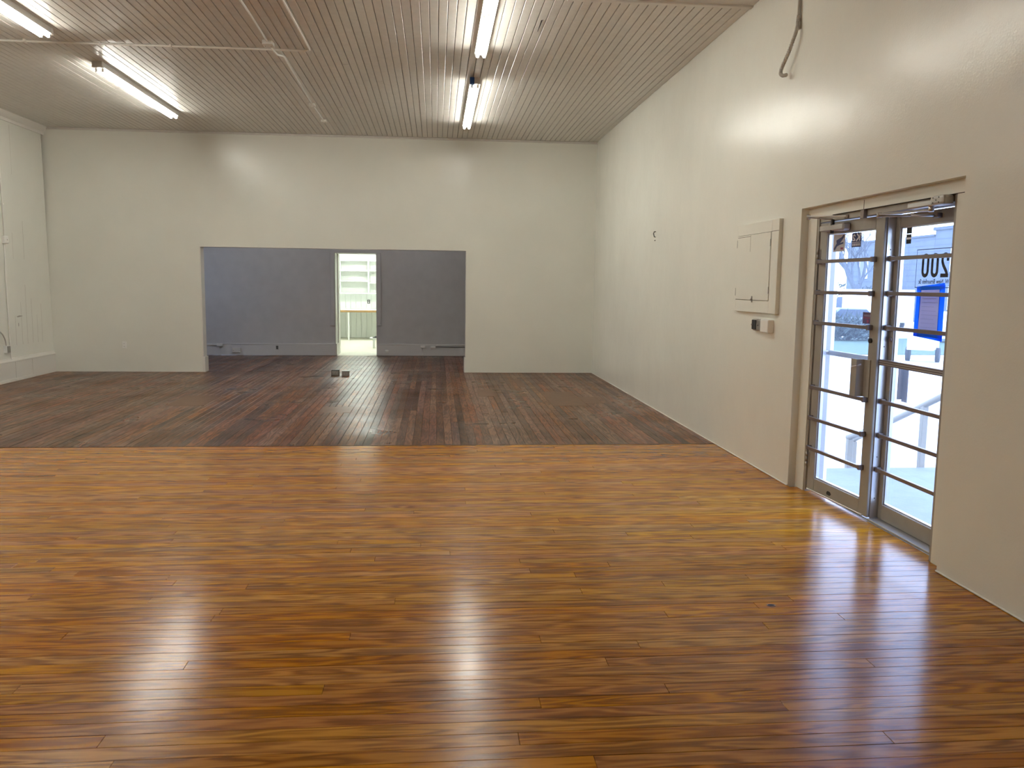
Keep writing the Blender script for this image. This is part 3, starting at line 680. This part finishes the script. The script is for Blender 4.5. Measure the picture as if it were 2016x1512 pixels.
S(MB().box(2.978, 3.10, 4.55, 5.378, 0.0, 0.018).box(2.985, 3.10, 5.378, 6.222, 0.0, 0.008).build('trim_14', M['frame'], bevel=0.004), 'worn metal threshold under the entrance doors', 'threshold')

ZT = 2.086
def leaf(name, loc, rz, W, sl, sr, label, bars, b0, b1):
    d = empty(name, loc, rz); S(d, label, 'door')
    T = 0.042; zb = 0.022 if name == 'door_1' else 0.022
    MB().box(0, sl, 0, T, zb, ZT).build('stile', M['frame'], d, 0.003)
    MB().box(W-sr, W, 0, T, zb, ZT).build('stile', M['frame'], d, 0.003)
    MB().box(sl, W-sr, 0, T, zb, 0.128).build('rail', M['frame'], d, 0.003)
    MB().box(sl, W-sr, 0, T, 2.005, ZT).build('rail', M['frame'], d, 0.003)
    MB().box(sl, W-sr, 0.020, 0.026, 0.128, 2.005).build('glass_pane', M['glass'], d)
    g = 0.009
    MB().box(sl, sl+g, 0.012, 0.034, 0.128, 2.005).box(W-sr-g, W-sr, 0.012, 0.034, 0.128, 2.005).box(sl+g, W-sr-g, 0.012, 0.034, 0.128, 0.128+g).box(sl+g, W-sr-g, 0.012, 0.034, 2.005-g, 2.005).build('glazing_bead', M['alu'], d)
    for zz in bars:
        q = MB().box(b0, b1, -0.038, -0.018, zz-0.0125, zz+0.0125).build('guard_bar', M['bar'], d, 0.002)
        e = MB()
        for ss in (b0, b1): e.box(ss-0.008, ss+0.012, -0.040, 0.0, zz-0.018, zz+0.018)
        e.build('bracket', M['bar'], q, 0.002)
    return d
aL = math.atan2(-0.998, 0.0626)
d1 = leaf('door_1', (2.926, 6.219, 0), aL, 0.835, 0.105, 0.108, 'left entrance door leaf with glass panes and six guard bars', (1.797, 1.566, 1.335, 0.837, 0.596, 0.360), 0.035, 0.755)
d2 = leaf('door_2', (3.05, 5.377, 0), -PI/2, 0.825, 0.052, 0.112, 'right entrance door leaf with the house number on its glass', (1.800, 1.568, 1.338, 0.837, 0.602, 0.364), 0.015, 0.80)
# thick push bar of the right leaf
q = MB().box(-0.03, 0.79, -0.055, -0.028, 1.085, 1.125).build('push_bar', M['bar'], d2, 0.003)
MB().box(-0.028, 0.788, -0.0575, -0.055, 1.094, 1.099).box(-0.028, 0.788, -0.0575, -0.055, 1.108, 1.113).build('ridge', M['alu'], q, kind='stuff')
MB().box(0.0, 0.03, -0.03, 0.0, 1.09, 1.12).box(0.76, 0.79, -0.03, 0.0, 1.09, 1.12).build('bracket', M['bar'], q, 0.002)
MB().box(0.07, 0.135, 0.075, 0.082, 0.845, 1.105).box(0.07, 0.078, 0.042, 0.078, 0.86, 1.09).build('outside_pull', M['bar'], d2, 0.003)
# left leaf: angled pull, outside bar, lock, hinges, weather strip
MB().prism([(0.612, -0.052), (0.690, -0.056), (0.704, -0.006), (0.772, -0.006), (0.772, 0.0), (0.698, 0.0), (0.684, -0.049), (0.612, -0.046)], 0.851, 1.112, 'z').build('pull_handle', M['frame'], d1, 0.0015)
MB().tube([(0.705, -0.03, 1.075), (0.66, -0.075, 1.055)], 0.006, 8).build('thumb_turn', M['alu'], d1)
MB().box(0.06, 0.80, 0.080, 0.095, 1.088, 1.126).box(0.06, 0.08, 0.042, 0.08, 1.09, 1.12).box(0.78, 0.80, 0.042, 0.08, 1.09, 1.12).build('outside_bar', M['alu'], d1, 0.003)
MB().tube([(0.757, 0.0, 1.244), (0.757, -0.012, 1.244)], 0.017, 16).build('lock_cylinder', M['dark'], d1)
MB().tube([(0.028, 0.0, 1.262), (0.028, -0.010, 1.262)], 0.016, 16).build('lock_cylinder', M['bar'], d2)
for zz in (1.835, 0.262):
    h_ = MB()
    for k in range(3): h_.tube([(-0.004, -0.010, zz-0.056+0.038*k), (-0.004, -0.010, zz-0.056+0.038*k+0.034)], 0.0095, 10)
    q = h_.build('hinge', M['galv'], d1, kind='stuff')
    MB().box(0.002, 0.026, -0.004, 0.0, zz-0.056, zz+0.056).build('hinge_leaf', M['galv'], q, 0.001)
MB().box(0.02, 0.79, -0.012, 0.0, 0.022, 0.032).build('sweep', M['alu'], d1, 0.002)
MB().box(0.80, 0.8349, -0.0015, 0.0, 0.03, 2.08).build('edge_strip', M['frame'], d1)
MB().prism([(0.30, 0.05), (0.345, 0.048), (0.365, 0.062), (0.35, 0.078), (0.315, 0.08), (0.298, 0.066)], -0.0006, 0.0, 'y').build('paint_chip', M['dark'], d1)

# closers
cl = empty('door_closer', (0, 0, 0), parent=d1)
MB().box(0.06, 0.42, -0.045, 0.0, 2.020, 2.062).build('body', M['closer'], cl, 0.006)
MB().box(0.295, 0.425, -0.065, 0.0, 2.012, 2.068).build('end_cover', M['closer'], cl, 0.012)
MB().tube([(0.22, -0.03, 2.00), (0.22, -0.03, 2.10)], 0.014, 10).build('spindle', M['dark'], cl)
def link(par, p, q, name, m, wd=0.012, th=0.005):
    p, q = Vector(p), Vector(q); t = (q-p).normalized(); s_ = t.cross(Vector((0, 0, 1))).normalized()*wd; u_ = Vector((0, 0, th))
    v = [p-s_-u_, p+s_-u_, p+s_+u_, p-s_+u_, q-s_-u_, q+s_-u_, q+s_+u_, q-s_+u_]
    return MB().poly(v, [(0, 1, 2, 3), (7, 6, 5, 4), (0, 4, 5, 1), (1, 5, 6, 2), (2, 6, 7, 3), (3, 7, 4, 0)]).build(name, m, par, 0.002)
link(cl, (0.22, -0.03, 2.102), (0.115, -0.165, 2.120), 'arm', M['closer'])
link(cl, (0.115, -0.165, 2.130), (0.41, -0.03, 2.112), 'arm', M['alu'])
MB().tube([(0.115, -0.165, 2.105), (0.115, -0.165, 2.140)], 0.014, 10).build('elbow', M['closer'], cl)
MB().box(0.395, 0.435, -0.04, 0.0, 2.096, 2.122).build('shoe', M['bar'], cl, 0.003)
cl = empty('door_closer', (0, 0, 0), parent=df)
MB().box(2.868, 2.925, 4.64, 4.95, 2.082, 2.122).build('body', M['alu'], cl, 0.008)
MB().box(2.852, 2.925, 4.555, 4.69, 2.078, 2.135).build('end_cover', M['closer'], cl, 0.016, seg=2)
b = MB()
for (yy, zz) in ((4.655, 2.122), (4.655, 2.094), (4.625, 2.108), (4.598, 2.122), (4.598, 2.094)): b.tube([(2.852, yy, zz), (2.8505, yy, zz)], 0.0042, 8)
b.build('screw_hole', M['dark'], cl, kind='stuff')
MB().tube([(2.895, 4.735, 2.085), (2.895, 4.735, 2.052)], 0.016, 10).build('spindle', M['alu'], cl)
link(cl, (2.895, 4.735, 2.062), (2.755, 5.060, 2.060), 'arm', M['closer'])
link(cl, (2.755, 5.060, 2.050), (2.905, 4.965, 2.048), 'arm', M['alu'], 0.014, 0.006)
MB().tube([(2.905, 4.965, 2.048), (3.03, 4.89, 2.045)], 0.007, 8).build('rod', M['alu'], cl)
MB().tube([(2.755, 5.060, 2.040), (2.755, 5.060, 2.070)], 0.015, 10).build('elbow', M['closer'], cl)
MB().box(3.015, 3.05, 4.865, 4.915, 2.032, 2.060).build('shoe', M['bar'], cl, 0.003)
MB().box(2.90, 2.926, 5.53, 5.58, 2.075, 2.135).build('strike', M['bar'], df, 0.003)

# ------------------------------------------------------------------ things stuck to the door glass (printed to be read from outside)
def ribbon(m, pts, wd, d0, d1):
    """flat letter stroke through 2D points (s, z) with constant width"""
    P = [Vector((a, c)) for a, c in pts]; n_ = len(P); L_, R_ = [], []
    for i, p in enumerate(P):
        t = (P[min(i+1, n_-1)]-P[max(i-1, 0)]).normalized(); nn = Vector((-t.y, t.x))*wd/2
        L_.append(p+nn); R_.append(p-nn)
    for i in range(n_-1):
        q = [L_[i], L_[i+1], R_[i+1], R_[i]]
        v = [(c.x, d0, c.y) for c in q] + [(c.x, d1, c.y) for c in q]
        m.poly(v, [(0, 1, 2, 3), (7, 6, 5, 4), (0, 4, 5, 1), (1, 5, 6, 2), (2, 6, 7, 3), (3, 7, 4, 0)])
def text_part(body, s_c, z_base, size, depth0, material, parent, name, xs=1.0):
    """lettering read from outside, so it runs backwards along s"""
    cu = bpy.data.curves.new('lettering', 'FONT'); cu.body = body; cu.size = size; cu.align_x = 'CENTER'; cu.resolution_u = 3
    cu.offset = 0.0007; tmp = bpy.data.objects.new('lettering', cu); COL.objects.link(tmp)
    dg = bpy.context.evaluated_depsgraph_get(); me = bpy.data.meshes.new_from_object(tmp.evaluated_get(dg))
    bpy.data.objects.remove(tmp)
    for v in me.vertices: v.co = (s_c - v.co.x*xs, depth0, z_base + v.co.y)
    me.materials.clear(); me.materials.append(material); me.name = name
    o = bpy.data.objects.new(name, me); COL.objects.link(o); o.parent = parent; return o
def on_door(name, d, label, cat):
    o = empty(name, d.location, d.rotation_euler.z); tag(o, label, cat); return o
GD = 0.0195   # just inside the glass face
# address decal
ad = on_door('address_decal', d2, 'black vinyl house number 200 W. New Braunfels St in thin frame on door glass', 'sign')
q = MB()
for (a, c, z0, z1) in ((0.237, 0.617, 1.8465, 1.851), (0.237, 0.617, 1.608, 1.6125), (0.237, 0.2405, 1.608, 1.851), (0.6135, 0.617, 1.608, 1.851)): q.box(a, c, GD-0.0008, GD, z0, z1)
q.build('border', M['navy'], ad)
def digit0(cx, zc, w_, h_, wd):
    r_ = w_/2-wd/2; hh = h_/2-wd/2-r_; p = []
    for k in range(13): a = PI*k/12; p.append((cx+r_*math.cos(a), zc+hh+r_*math.sin(a)))
    for k in range(13): a = PI+PI*k/12; p.append((cx+r_*math.cos(a), zc-hh+r_*math.sin(a)))
    p.append(p[0]); p.append(p[1]); return p
dw, dh, wd = 0.078, 0.150, 0.023; zc = 1.748
for cx in (0.337, 0.437):
    q = MB(); ribbon(q, digit0(cx, zc, dw, dh, wd), wd, GD-0.0008, GD); q.build('digit_zero', M['ink'], ad)
q = MB(); cx = 0.540; r_ = dw/2-wd/2; top = zc+dh/2-wd/2-r_   # mirrored 2
p = [(cx+r_, top-0.012)] + [(cx+r_*math.cos(a), top+r_*math.sin(a)) for a in [PI*k/12 for k in range(13)]]
p += [(cx-r_*0.98, top-0.014), (cx-r_*0.6, top-0.036), (cx+r_*0.45, top-0.070), (cx+r_*0.95, zc-dh/2+wd*0.9)]
ribbon(q, p, wd, GD-0.0008, GD)
q.box(cx-dw/2, cx+dw/2, GD-0.0008, GD, zc-dh/2, zc-dh/2+wd); q.build('digit_two', M['ink'], ad)
text_part('W. New Braunfels St', 0.434, 1.635, 0.040, GD-0.0008, M['ink'], ad, 'street_name', 0.93)
# notice held with blue tape
nn = on_door('notice', d2, 'lilac paper notice with blue tape borders on door glass', 'notice')
MB().box(0.30, 0.52, GD-0.0006, GD, 1.30, 1.62).build('paper', M['paper'], nn)
MB().prism([(0.263, 1.592), (0.556, 1.600), (0.556, 1.640), (0.263, 1.615)], GD-0.0016, GD-0.0008, 'y').build('tape_strip', M['blue'], nn)
MB().prism([(0.256, 1.300), (0.566, 1.283), (0.566, 1.328), (0.256, 1.340)], GD-0.0016, GD-0.0008, 'y').build('tape_strip', M['blue'], nn)
MB().prism([(0.257, 1.300), (0.302, 1.300), (0.314, 1.610), (0.266, 1.610)], GD-0.0024, GD-0.0017, 'y').build('tape_strip', M['blue'], nn)
MB().prism([(0.512, 1.290), (0.566, 1.285), (0.564, 1.630), (0.508, 1.630)], GD-0.0024, GD-0.0017, 'y').build('tape_strip', M['blue'], nn)
b = MB()
for k in range(8): b.box(0.325, 0.50-0.02*(k % 3), GD-0.0009, GD-0.0006, 1.36+0.026*k, 1.3625+0.026*k)
b.build('text_line', mat('faint_print', (0.40, 0.40, 0.56), 0.8, bump=0.02), nn, kind='stuff')
# opening-hours style block
hs_ = on_door('hours_sticker', d2, 'small black and white sticker at top of right door glass', 'sticker')
MB().box(0.100, 0.160, GD-0.0008, GD, 1.958, 1.996).box(0.100, 0.158, GD-0.0008, GD, 1.934, 1.954).box(0.101, 0.157, GD-0.0008, GD, 1.893, 1.921).build('black_block', M['ink'], hs_)
MB().box(0.100, 0.158, GD-0.0008, GD, 1.921, 1.934).build('white_band', M['white'], hs_)
# stickers on the left leaf
zs = on_door('logo_sticker', d1, 'pale sticker with dark blue diagonal brush logo on left door glass', 'sticker')
MB().box(0.163, 0.322, GD-0.0006, GD, 1.868, 1.994).build('backing', M['sticker'], zs)
q = MB(); ribbon(q, [(0.305, 1.985), (0.285, 1.968), (0.205, 1.945)], 0.012, GD-0.0014, GD-0.0007)
ribbon(q, [(0.300, 1.978), (0.250, 1.938), (0.215, 1.920), (0.178, 1.882)], 0.020, GD-0.0014, GD-0.0007)
ribbon(q, [(0.205, 1.938), (0.262, 1.955)], 0.018, GD-0.0013, GD-0.0007)
ribbon(q, [(0.300, 1.930), (0.250, 1.922), (0.200, 1.908)], 0.012, GD-0.0013, GD-0.0007); q.build('brush_mark', M['navy'], zs)
MB().box(0.265, 0.300, GD-0.0012, GD-0.0007, 1.882, 1.897).build('small_mark', M['magenta'], zs)
k2 = on_door('brand_sticker', d1, 'navy square sticker with white K2 lettering on left door glass', 'sticker')
MB().box(0.410, 0.530, GD-0.0006, GD, 1.892, 1.992).build('backing', M['navy'], k2)
q = MB(); zk0, zk1 = 1.935, 1.986
ribbon(q, [(0.508, zk0), (0.515, zk1)], 0.012, GD-0.0014, GD-0.0008); ribbon(q, [(0.508, 1.957), (0.474, zk1)], 0.011, GD-0.0014, GD-0.0008); ribbon(q, [(0.505, 1.963), (0.468, zk0)], 0.011, GD-0.0014, GD-0.0008)
ribbon(q, [(0.452, 1.966), (0.447, 1.976), (0.436, 1.978), (0.426, 1.970), (0.428, 1.960), (0.452, 1.944)], 0.009, GD-0.0014, GD-0.0008); ribbon(q, [(0.455, 1.941), (0.422, 1.939)], 0.009, GD-0.0014, GD-0.0008)
q.build('lettering', M['white'], k2)
q = MB().box(0.414, 0.526, GD-0.0012, GD-0.0007, 1.9235, 1.9265)
for k in range(8): q.box(0.422+0.013*k, 0.428+0.013*k, GD-0.0012, GD-0.0007, 1.900, 1.918)
q.build('small_lettering', M['white'], k2, kind='stuff')
s3 = on_door('edge_sticker', d1, 'narrow brown striped sticker at the edge of left door glass', 'sticker')
MB().box(0.700, 0.727, GD-0.0006, GD, 1.888, 1.992).build('backing', M['white'], s3)
q = MB()
for k in range(4): q.box(0.702, 0.727, GD-0.0012, GD-0.0007, 1.895+0.024*k, 1.910+0.024*k)
q.build('stripe', M['brownprint'], s3)
s4 = on_door('purple_sticker', d1, 'purple sticker beside lock stile on left door glass', 'sticker')
MB().box(0.608, 0.727, GD-0.0006, GD, 1.356, 1.436).build('backing', M['purple'], s4)
MB().box(0.614, 0.727, GD-0.0012, GD-0.0007, 1.394, 1.400).tube([(0.672, GD-0.0007, 1.374), (0.672, GD-0.0016, 1.374)], 0.012, 12).build('emblem', M['magenta'], s4)
q = MB()
for k in range(6): q.box(0.625+0.016*k, 0.636+0.016*k, GD-0.0012, GD-0.0007, 1.406, 1.420)
q.build('lettering', mat('pale_print', (0.32, 0.28, 0.42), 0.6, bump=0.02), s4)

# ------------------------------------------------------------------ outside: porch, steps, handrails, lot
S(MB().box(3.10, 9.0, -2.0, 7.25, -0.8, -0.05).build('porch', M['concrete'], bevel=0.01), 'concrete porch slab outside the entrance doors', 'porch')
b = MB()
stp = empty('steps', (3.3, 7.25, -0.8)); S(stp, 'concrete steps going down from the porch', 'steps')
for k in range(4): MB().box(0.3, 1.9, k*0.30, (k+1)*0.30, 0, 0.60-0.15*k).build('step', M['concrete'], stp, 0.008)
S(MB().box(-60, 130, -60, 170, -1.2, -0.8).build('ground', M['gravel']), 'pale gravel lot outside', 'ground')
def rail(x, pts, posts, lab):
    r = empty('handrail', (x, pts[0][0], -0.8)); y0 = pts[0][0]
    MB().tube([(0, y-y0, z+0.8-0.03) for y, z in pts], 0.030, 10).build('rail', M['rail'], r)
    for (yy, zb, zt) in posts:
        MB().box(-0.026, 0.026, yy-y0-0.026, yy-y0+0.026, zb+0.8, zt+0.8-0.03).build('post', M['rail'], r, 0.003)
    tag(r, lab, 'handrail', 'cream handrails beside the porch steps'); return r
rail(4.53, [(8.6, -0.02), (7.25, 0.58), (6.2, 1.05)], ((7.29, -0.35, 0.55), (8.55, -0.8, -0.02), (6.25, -0.05, 1.0)), 'cream handrail on the outer side of the porch steps')
rail(4.0, [(7.66, 0.19), (6.95, 0.45)], ((7.63, -0.5, 0.18), (6.98, -0.05, 0.42)), 'low cream handrail on the side of the steps nearer the wall')
S(MB().box(8, 60, 29, 38.5, -0.81, -0.78).build('lawn', M['grass']), 'strip of thin grass across the lot', 'lawn')

# block building across the lot
bd = empty('building', (35, 47, -0.8)); bd.rotation_euler = (0, 0, 0)
MB().box(0, 14, 9.5, 22, 0, 6.15).build('wing', M['block'], bd, 0.02)
MB().box(0, 14, -14, 9.5, 0, 6.55).build('block', M['block'], bd, 0.02)
MB().box(-0.15, 14.1, -14.1, 9.6, 6.5, 6.72).build('parapet', M['blockdark'], bd, 0.02)
MB().box(-0.12, 14.1, 9.5, 22.1, 6.1, 6.25).build('parapet', M['blockdark'], bd, 0.02)
for (ya, za) in ((6.2, 3.6), (2.0, 3.6), (-2.5, 3.6), (14.5, 3.2), (18.5, 3.2), (6.2, 1.0), (-2.5, 1.0)):
    f = MB().box(-0.08, 0.02, ya, ya+1.3, za, za+1.6).build('window', M['carwhite'], bd, 0.02)
    MB().box(-0.10, -0.08, ya+0.12, ya+1.18, za+0.12, za+1.48).build('pane', M['carglass'], f)
b = MB()
for k in range(1, 15): b.box(-0.012, 0.0, -14, 22, 0.42*k, 0.42*k+0.03)
b.build('course_line', M['blockdark'], bd, kind='stuff')
tag(bd, 'grey block building with flat roof across the lot', 'building')

# bare trees
def tree(loc, h_, lab, seed):
    rnd = random.Random(seed); r = empty('bare_tree', loc)
    tr = MB(); br = MB()
    def grow(p, d, ln, rad, lev):
        q = p + d*ln
        (tr if lev == 0 else br).tube([p, (p+q)/2+Vector((rnd.uniform(-1, 1), rnd.uniform(-1, 1), 0))*ln*0.05, q], rad, 6 if lev < 2 else 4, False, rad*0.65)
        if lev >= 5: return
        for k in range(3 if lev < 4 else 2):
            dd = (d + Vector((rnd.uniform(-1, 1), rnd.uniform(-1, 1), rnd.uniform(-0.25, 0.6)))*0.75).normalized()
            grow(p + d*ln*rnd.uniform(0.6, 1.0), dd, ln*rnd.uniform(0.62, 0.82), rad*0.62, lev+1)
    grow(Vector((0, 0, 0)), Vector((0, 0, 1)), h_*0.28, h_*0.024, 0)
    tr.build('trunk', M['bark'], r); br.build('branches', M['bark'], r, kind='stuff')
    tag(r, lab, 'tree')
tree((27.5, 53.0, -0.8), 9.5, 'bare grey tree behind the left door glass', 3)
tree((19.0, 47.5, -0.8), 6.5, 'smaller bare tree left of the taller one', 5)
tree((33.5, 74.0, -0.8), 9.0, 'bare tree standing beside the block building', 9)
tree((29.0, 42.0, -0.8), 8.0, 'tall bare tree in front of the block building', 12)
# shrubs behind the parked vehicles
def shrub(loc, rx, rz, lab, seed):
    rnd = random.Random(seed); r = empty('shrub', loc); b = MB()
    for k in range(420):
        a = rnd.uniform(0, 2*PI); e_ = rnd.uniform(0.05, 1); rad = rnd.uniform(.3, 1)
        p = Vector((math.cos(a)*rx*rad, math.sin(a)*rx*0.6*rad, rz*e_*math.sqrt(max(0.05, 1-rad*rad*0.8))))
        dd = Vector((rnd.uniform(-1, 1), rnd.uniform(-1, 1), rnd.uniform(0, 1))).normalized()*rnd.uniform(0.3, 0.7)
        b.tube([p, p+dd], 0.03, 3, False, 0.008)
        s_ = dd.orthogonal().normalized()*0.10
        b.poly([p+dd*0.4-s_, p+dd*0.4+s_, p+dd*1.1], [(0, 1, 2)])
    for k in range(7):
        a = rnd.uniform(0, 2*PI); b.tube([(0, 0, 0), (math.cos(a)*rx*0.5, math.sin(a)*rx*0.3, rz*0.7)], 0.05, 5, False, 0.02)
    b.build('twigs', M['shrub'], r, kind='stuff'); tag(r, lab, 'shrub')
shrub((24.0, 54.0, -0.8), 3.2, 2.8, 'grey green shrub behind the parked vehicles, left', 21)
shrub((31.0, 61.0, -0.8), 3.5, 3.0, 'grey green shrub between parked vehicles and block building', 22)
shrub((19.0, 37.0, -0.8), 1.4, 1.0, 'low tangled shrub at the edge of the grass', 23)

# vehicles
def vehicle(loc, rz, body, lab, kind):
    r = empty(kind, loc, rz)
    if kind == 'car':
        prof = [(-2.1, 0.30), (2.1, 0.30), (2.15, 0.70), (1.25, 0.86), (0.55, 1.36), (-1.1, 1.40), (-1.75, 0.92), (-2.15, 0.85)]
        MB().prism(prof, -0.82, 0.82, 'y').build('body', body, r, 0.05)
        MB().prism([(1.12, 0.90), (0.52, 1.31), (-1.05, 1.33), (-1.55, 0.94)], -0.835, 0.835, 'y').build('windows', M['carglass'], r)
        wx = (-1.3, 1.35)
    else:
        MB().box(-2.6, 1.0, -0.95, 0.95, 0.45, 2.35).build('box_body', body, r, 0.04)
        MB().prism([(1.0, 0.40), (2.6, 0.40), (2.62, 1.0), (1.95, 1.15), (1.5, 1.95), (1.0, 2.0)], -0.90, 0.90, 'y').build('cab', body, r, 0.04)
        MB().prism([(1.88, 1.18), (1.48, 1.85), (1.1, 1.88), (1.1, 1.2)], -0.915, 0.915, 'y').build('windows', M['carglass'], r)
        wx = (-1.7, 1.7)
    for xx in wx:
        for yy in (-0.80, 0.80):
            wv = MB().tube([(xx, yy-0.10, 0.33), (xx, yy+0.10, 0.33)], 0.33, 18).build('wheel', M['tyre'], r)
            MB().tube([(xx, yy-0.11, 0.33), (xx, yy+0.11, 0.33)], 0.18, 14).build('hub_cap', M['alu'], wv)
    tag(r, lab, 'vehicle'); return r
vehicle((21.6, 42.3, -0.8), 0.2, M['carblue'], 'blue grey car parked beyond the grass seen through left door', 'car')
vehicle((26.0, 48.5, -0.8), 1.9, M['carwhite'], 'white box van parked beyond the grass seen through left door', 'van')
vehicle((24.5, 36.5, -0.8), 0.6, M['carwhite'], 'white car parked beyond the taped notice', 'car')
vehicle((26.5, 33.5, -0.8), 0.5, M['carblue'], 'blue grey car parked at the right of the lot', 'car')
# stack of sawn planks
ps = empty('plank_stack', (22.0, 39.8, -0.79), 0.55)
for k in range(5):
    for j in range(2): MB().box(-1.6, 1.6, j*0.32, j*0.32+0.28, 0.16*k+0.01, 0.16*k+0.13).build('plank', M['plank'], ps, 0.01)
tag(ps, 'stack of pale planks lying behind the grass strip', 'plank stack')
# white trailer seen below the notice
tl = empty('trailer', (16.2, 26.4, -0.8), 0.9)
MB().box(-0.75, 0.75, -0.4, 0.4, 0.42, 0.50).build('deck', M['carwhite'], tl, 0.01)
MB().box(-0.75, 0.75, -0.4, -0.36, 0.50, 0.95).box(-0.75, 0.75, 0.36, 0.4, 0.50, 0.95).box(-0.75, -0.71, -0.36, 0.36, 0.50, 0.95).box(0.71, 0.75, -0.36, 0.36, 0.50, 0.95).build('side', M['carwhite'], tl, 0.01)
for yy in (-0.45, 0.45): MB().tube([(0, yy-0.06, 0.24), (0, yy+0.06, 0.24)], 0.24, 16).build('wheel', M['tyre'], tl)
MB().tube([(0.75, 0, 0.44), (1.5, 0, 0.40)], 0.035, 8).build('drawbar', M['galv'], tl)
tag(tl, 'small white trailer on the gravel below the taped notice', 'trailer')
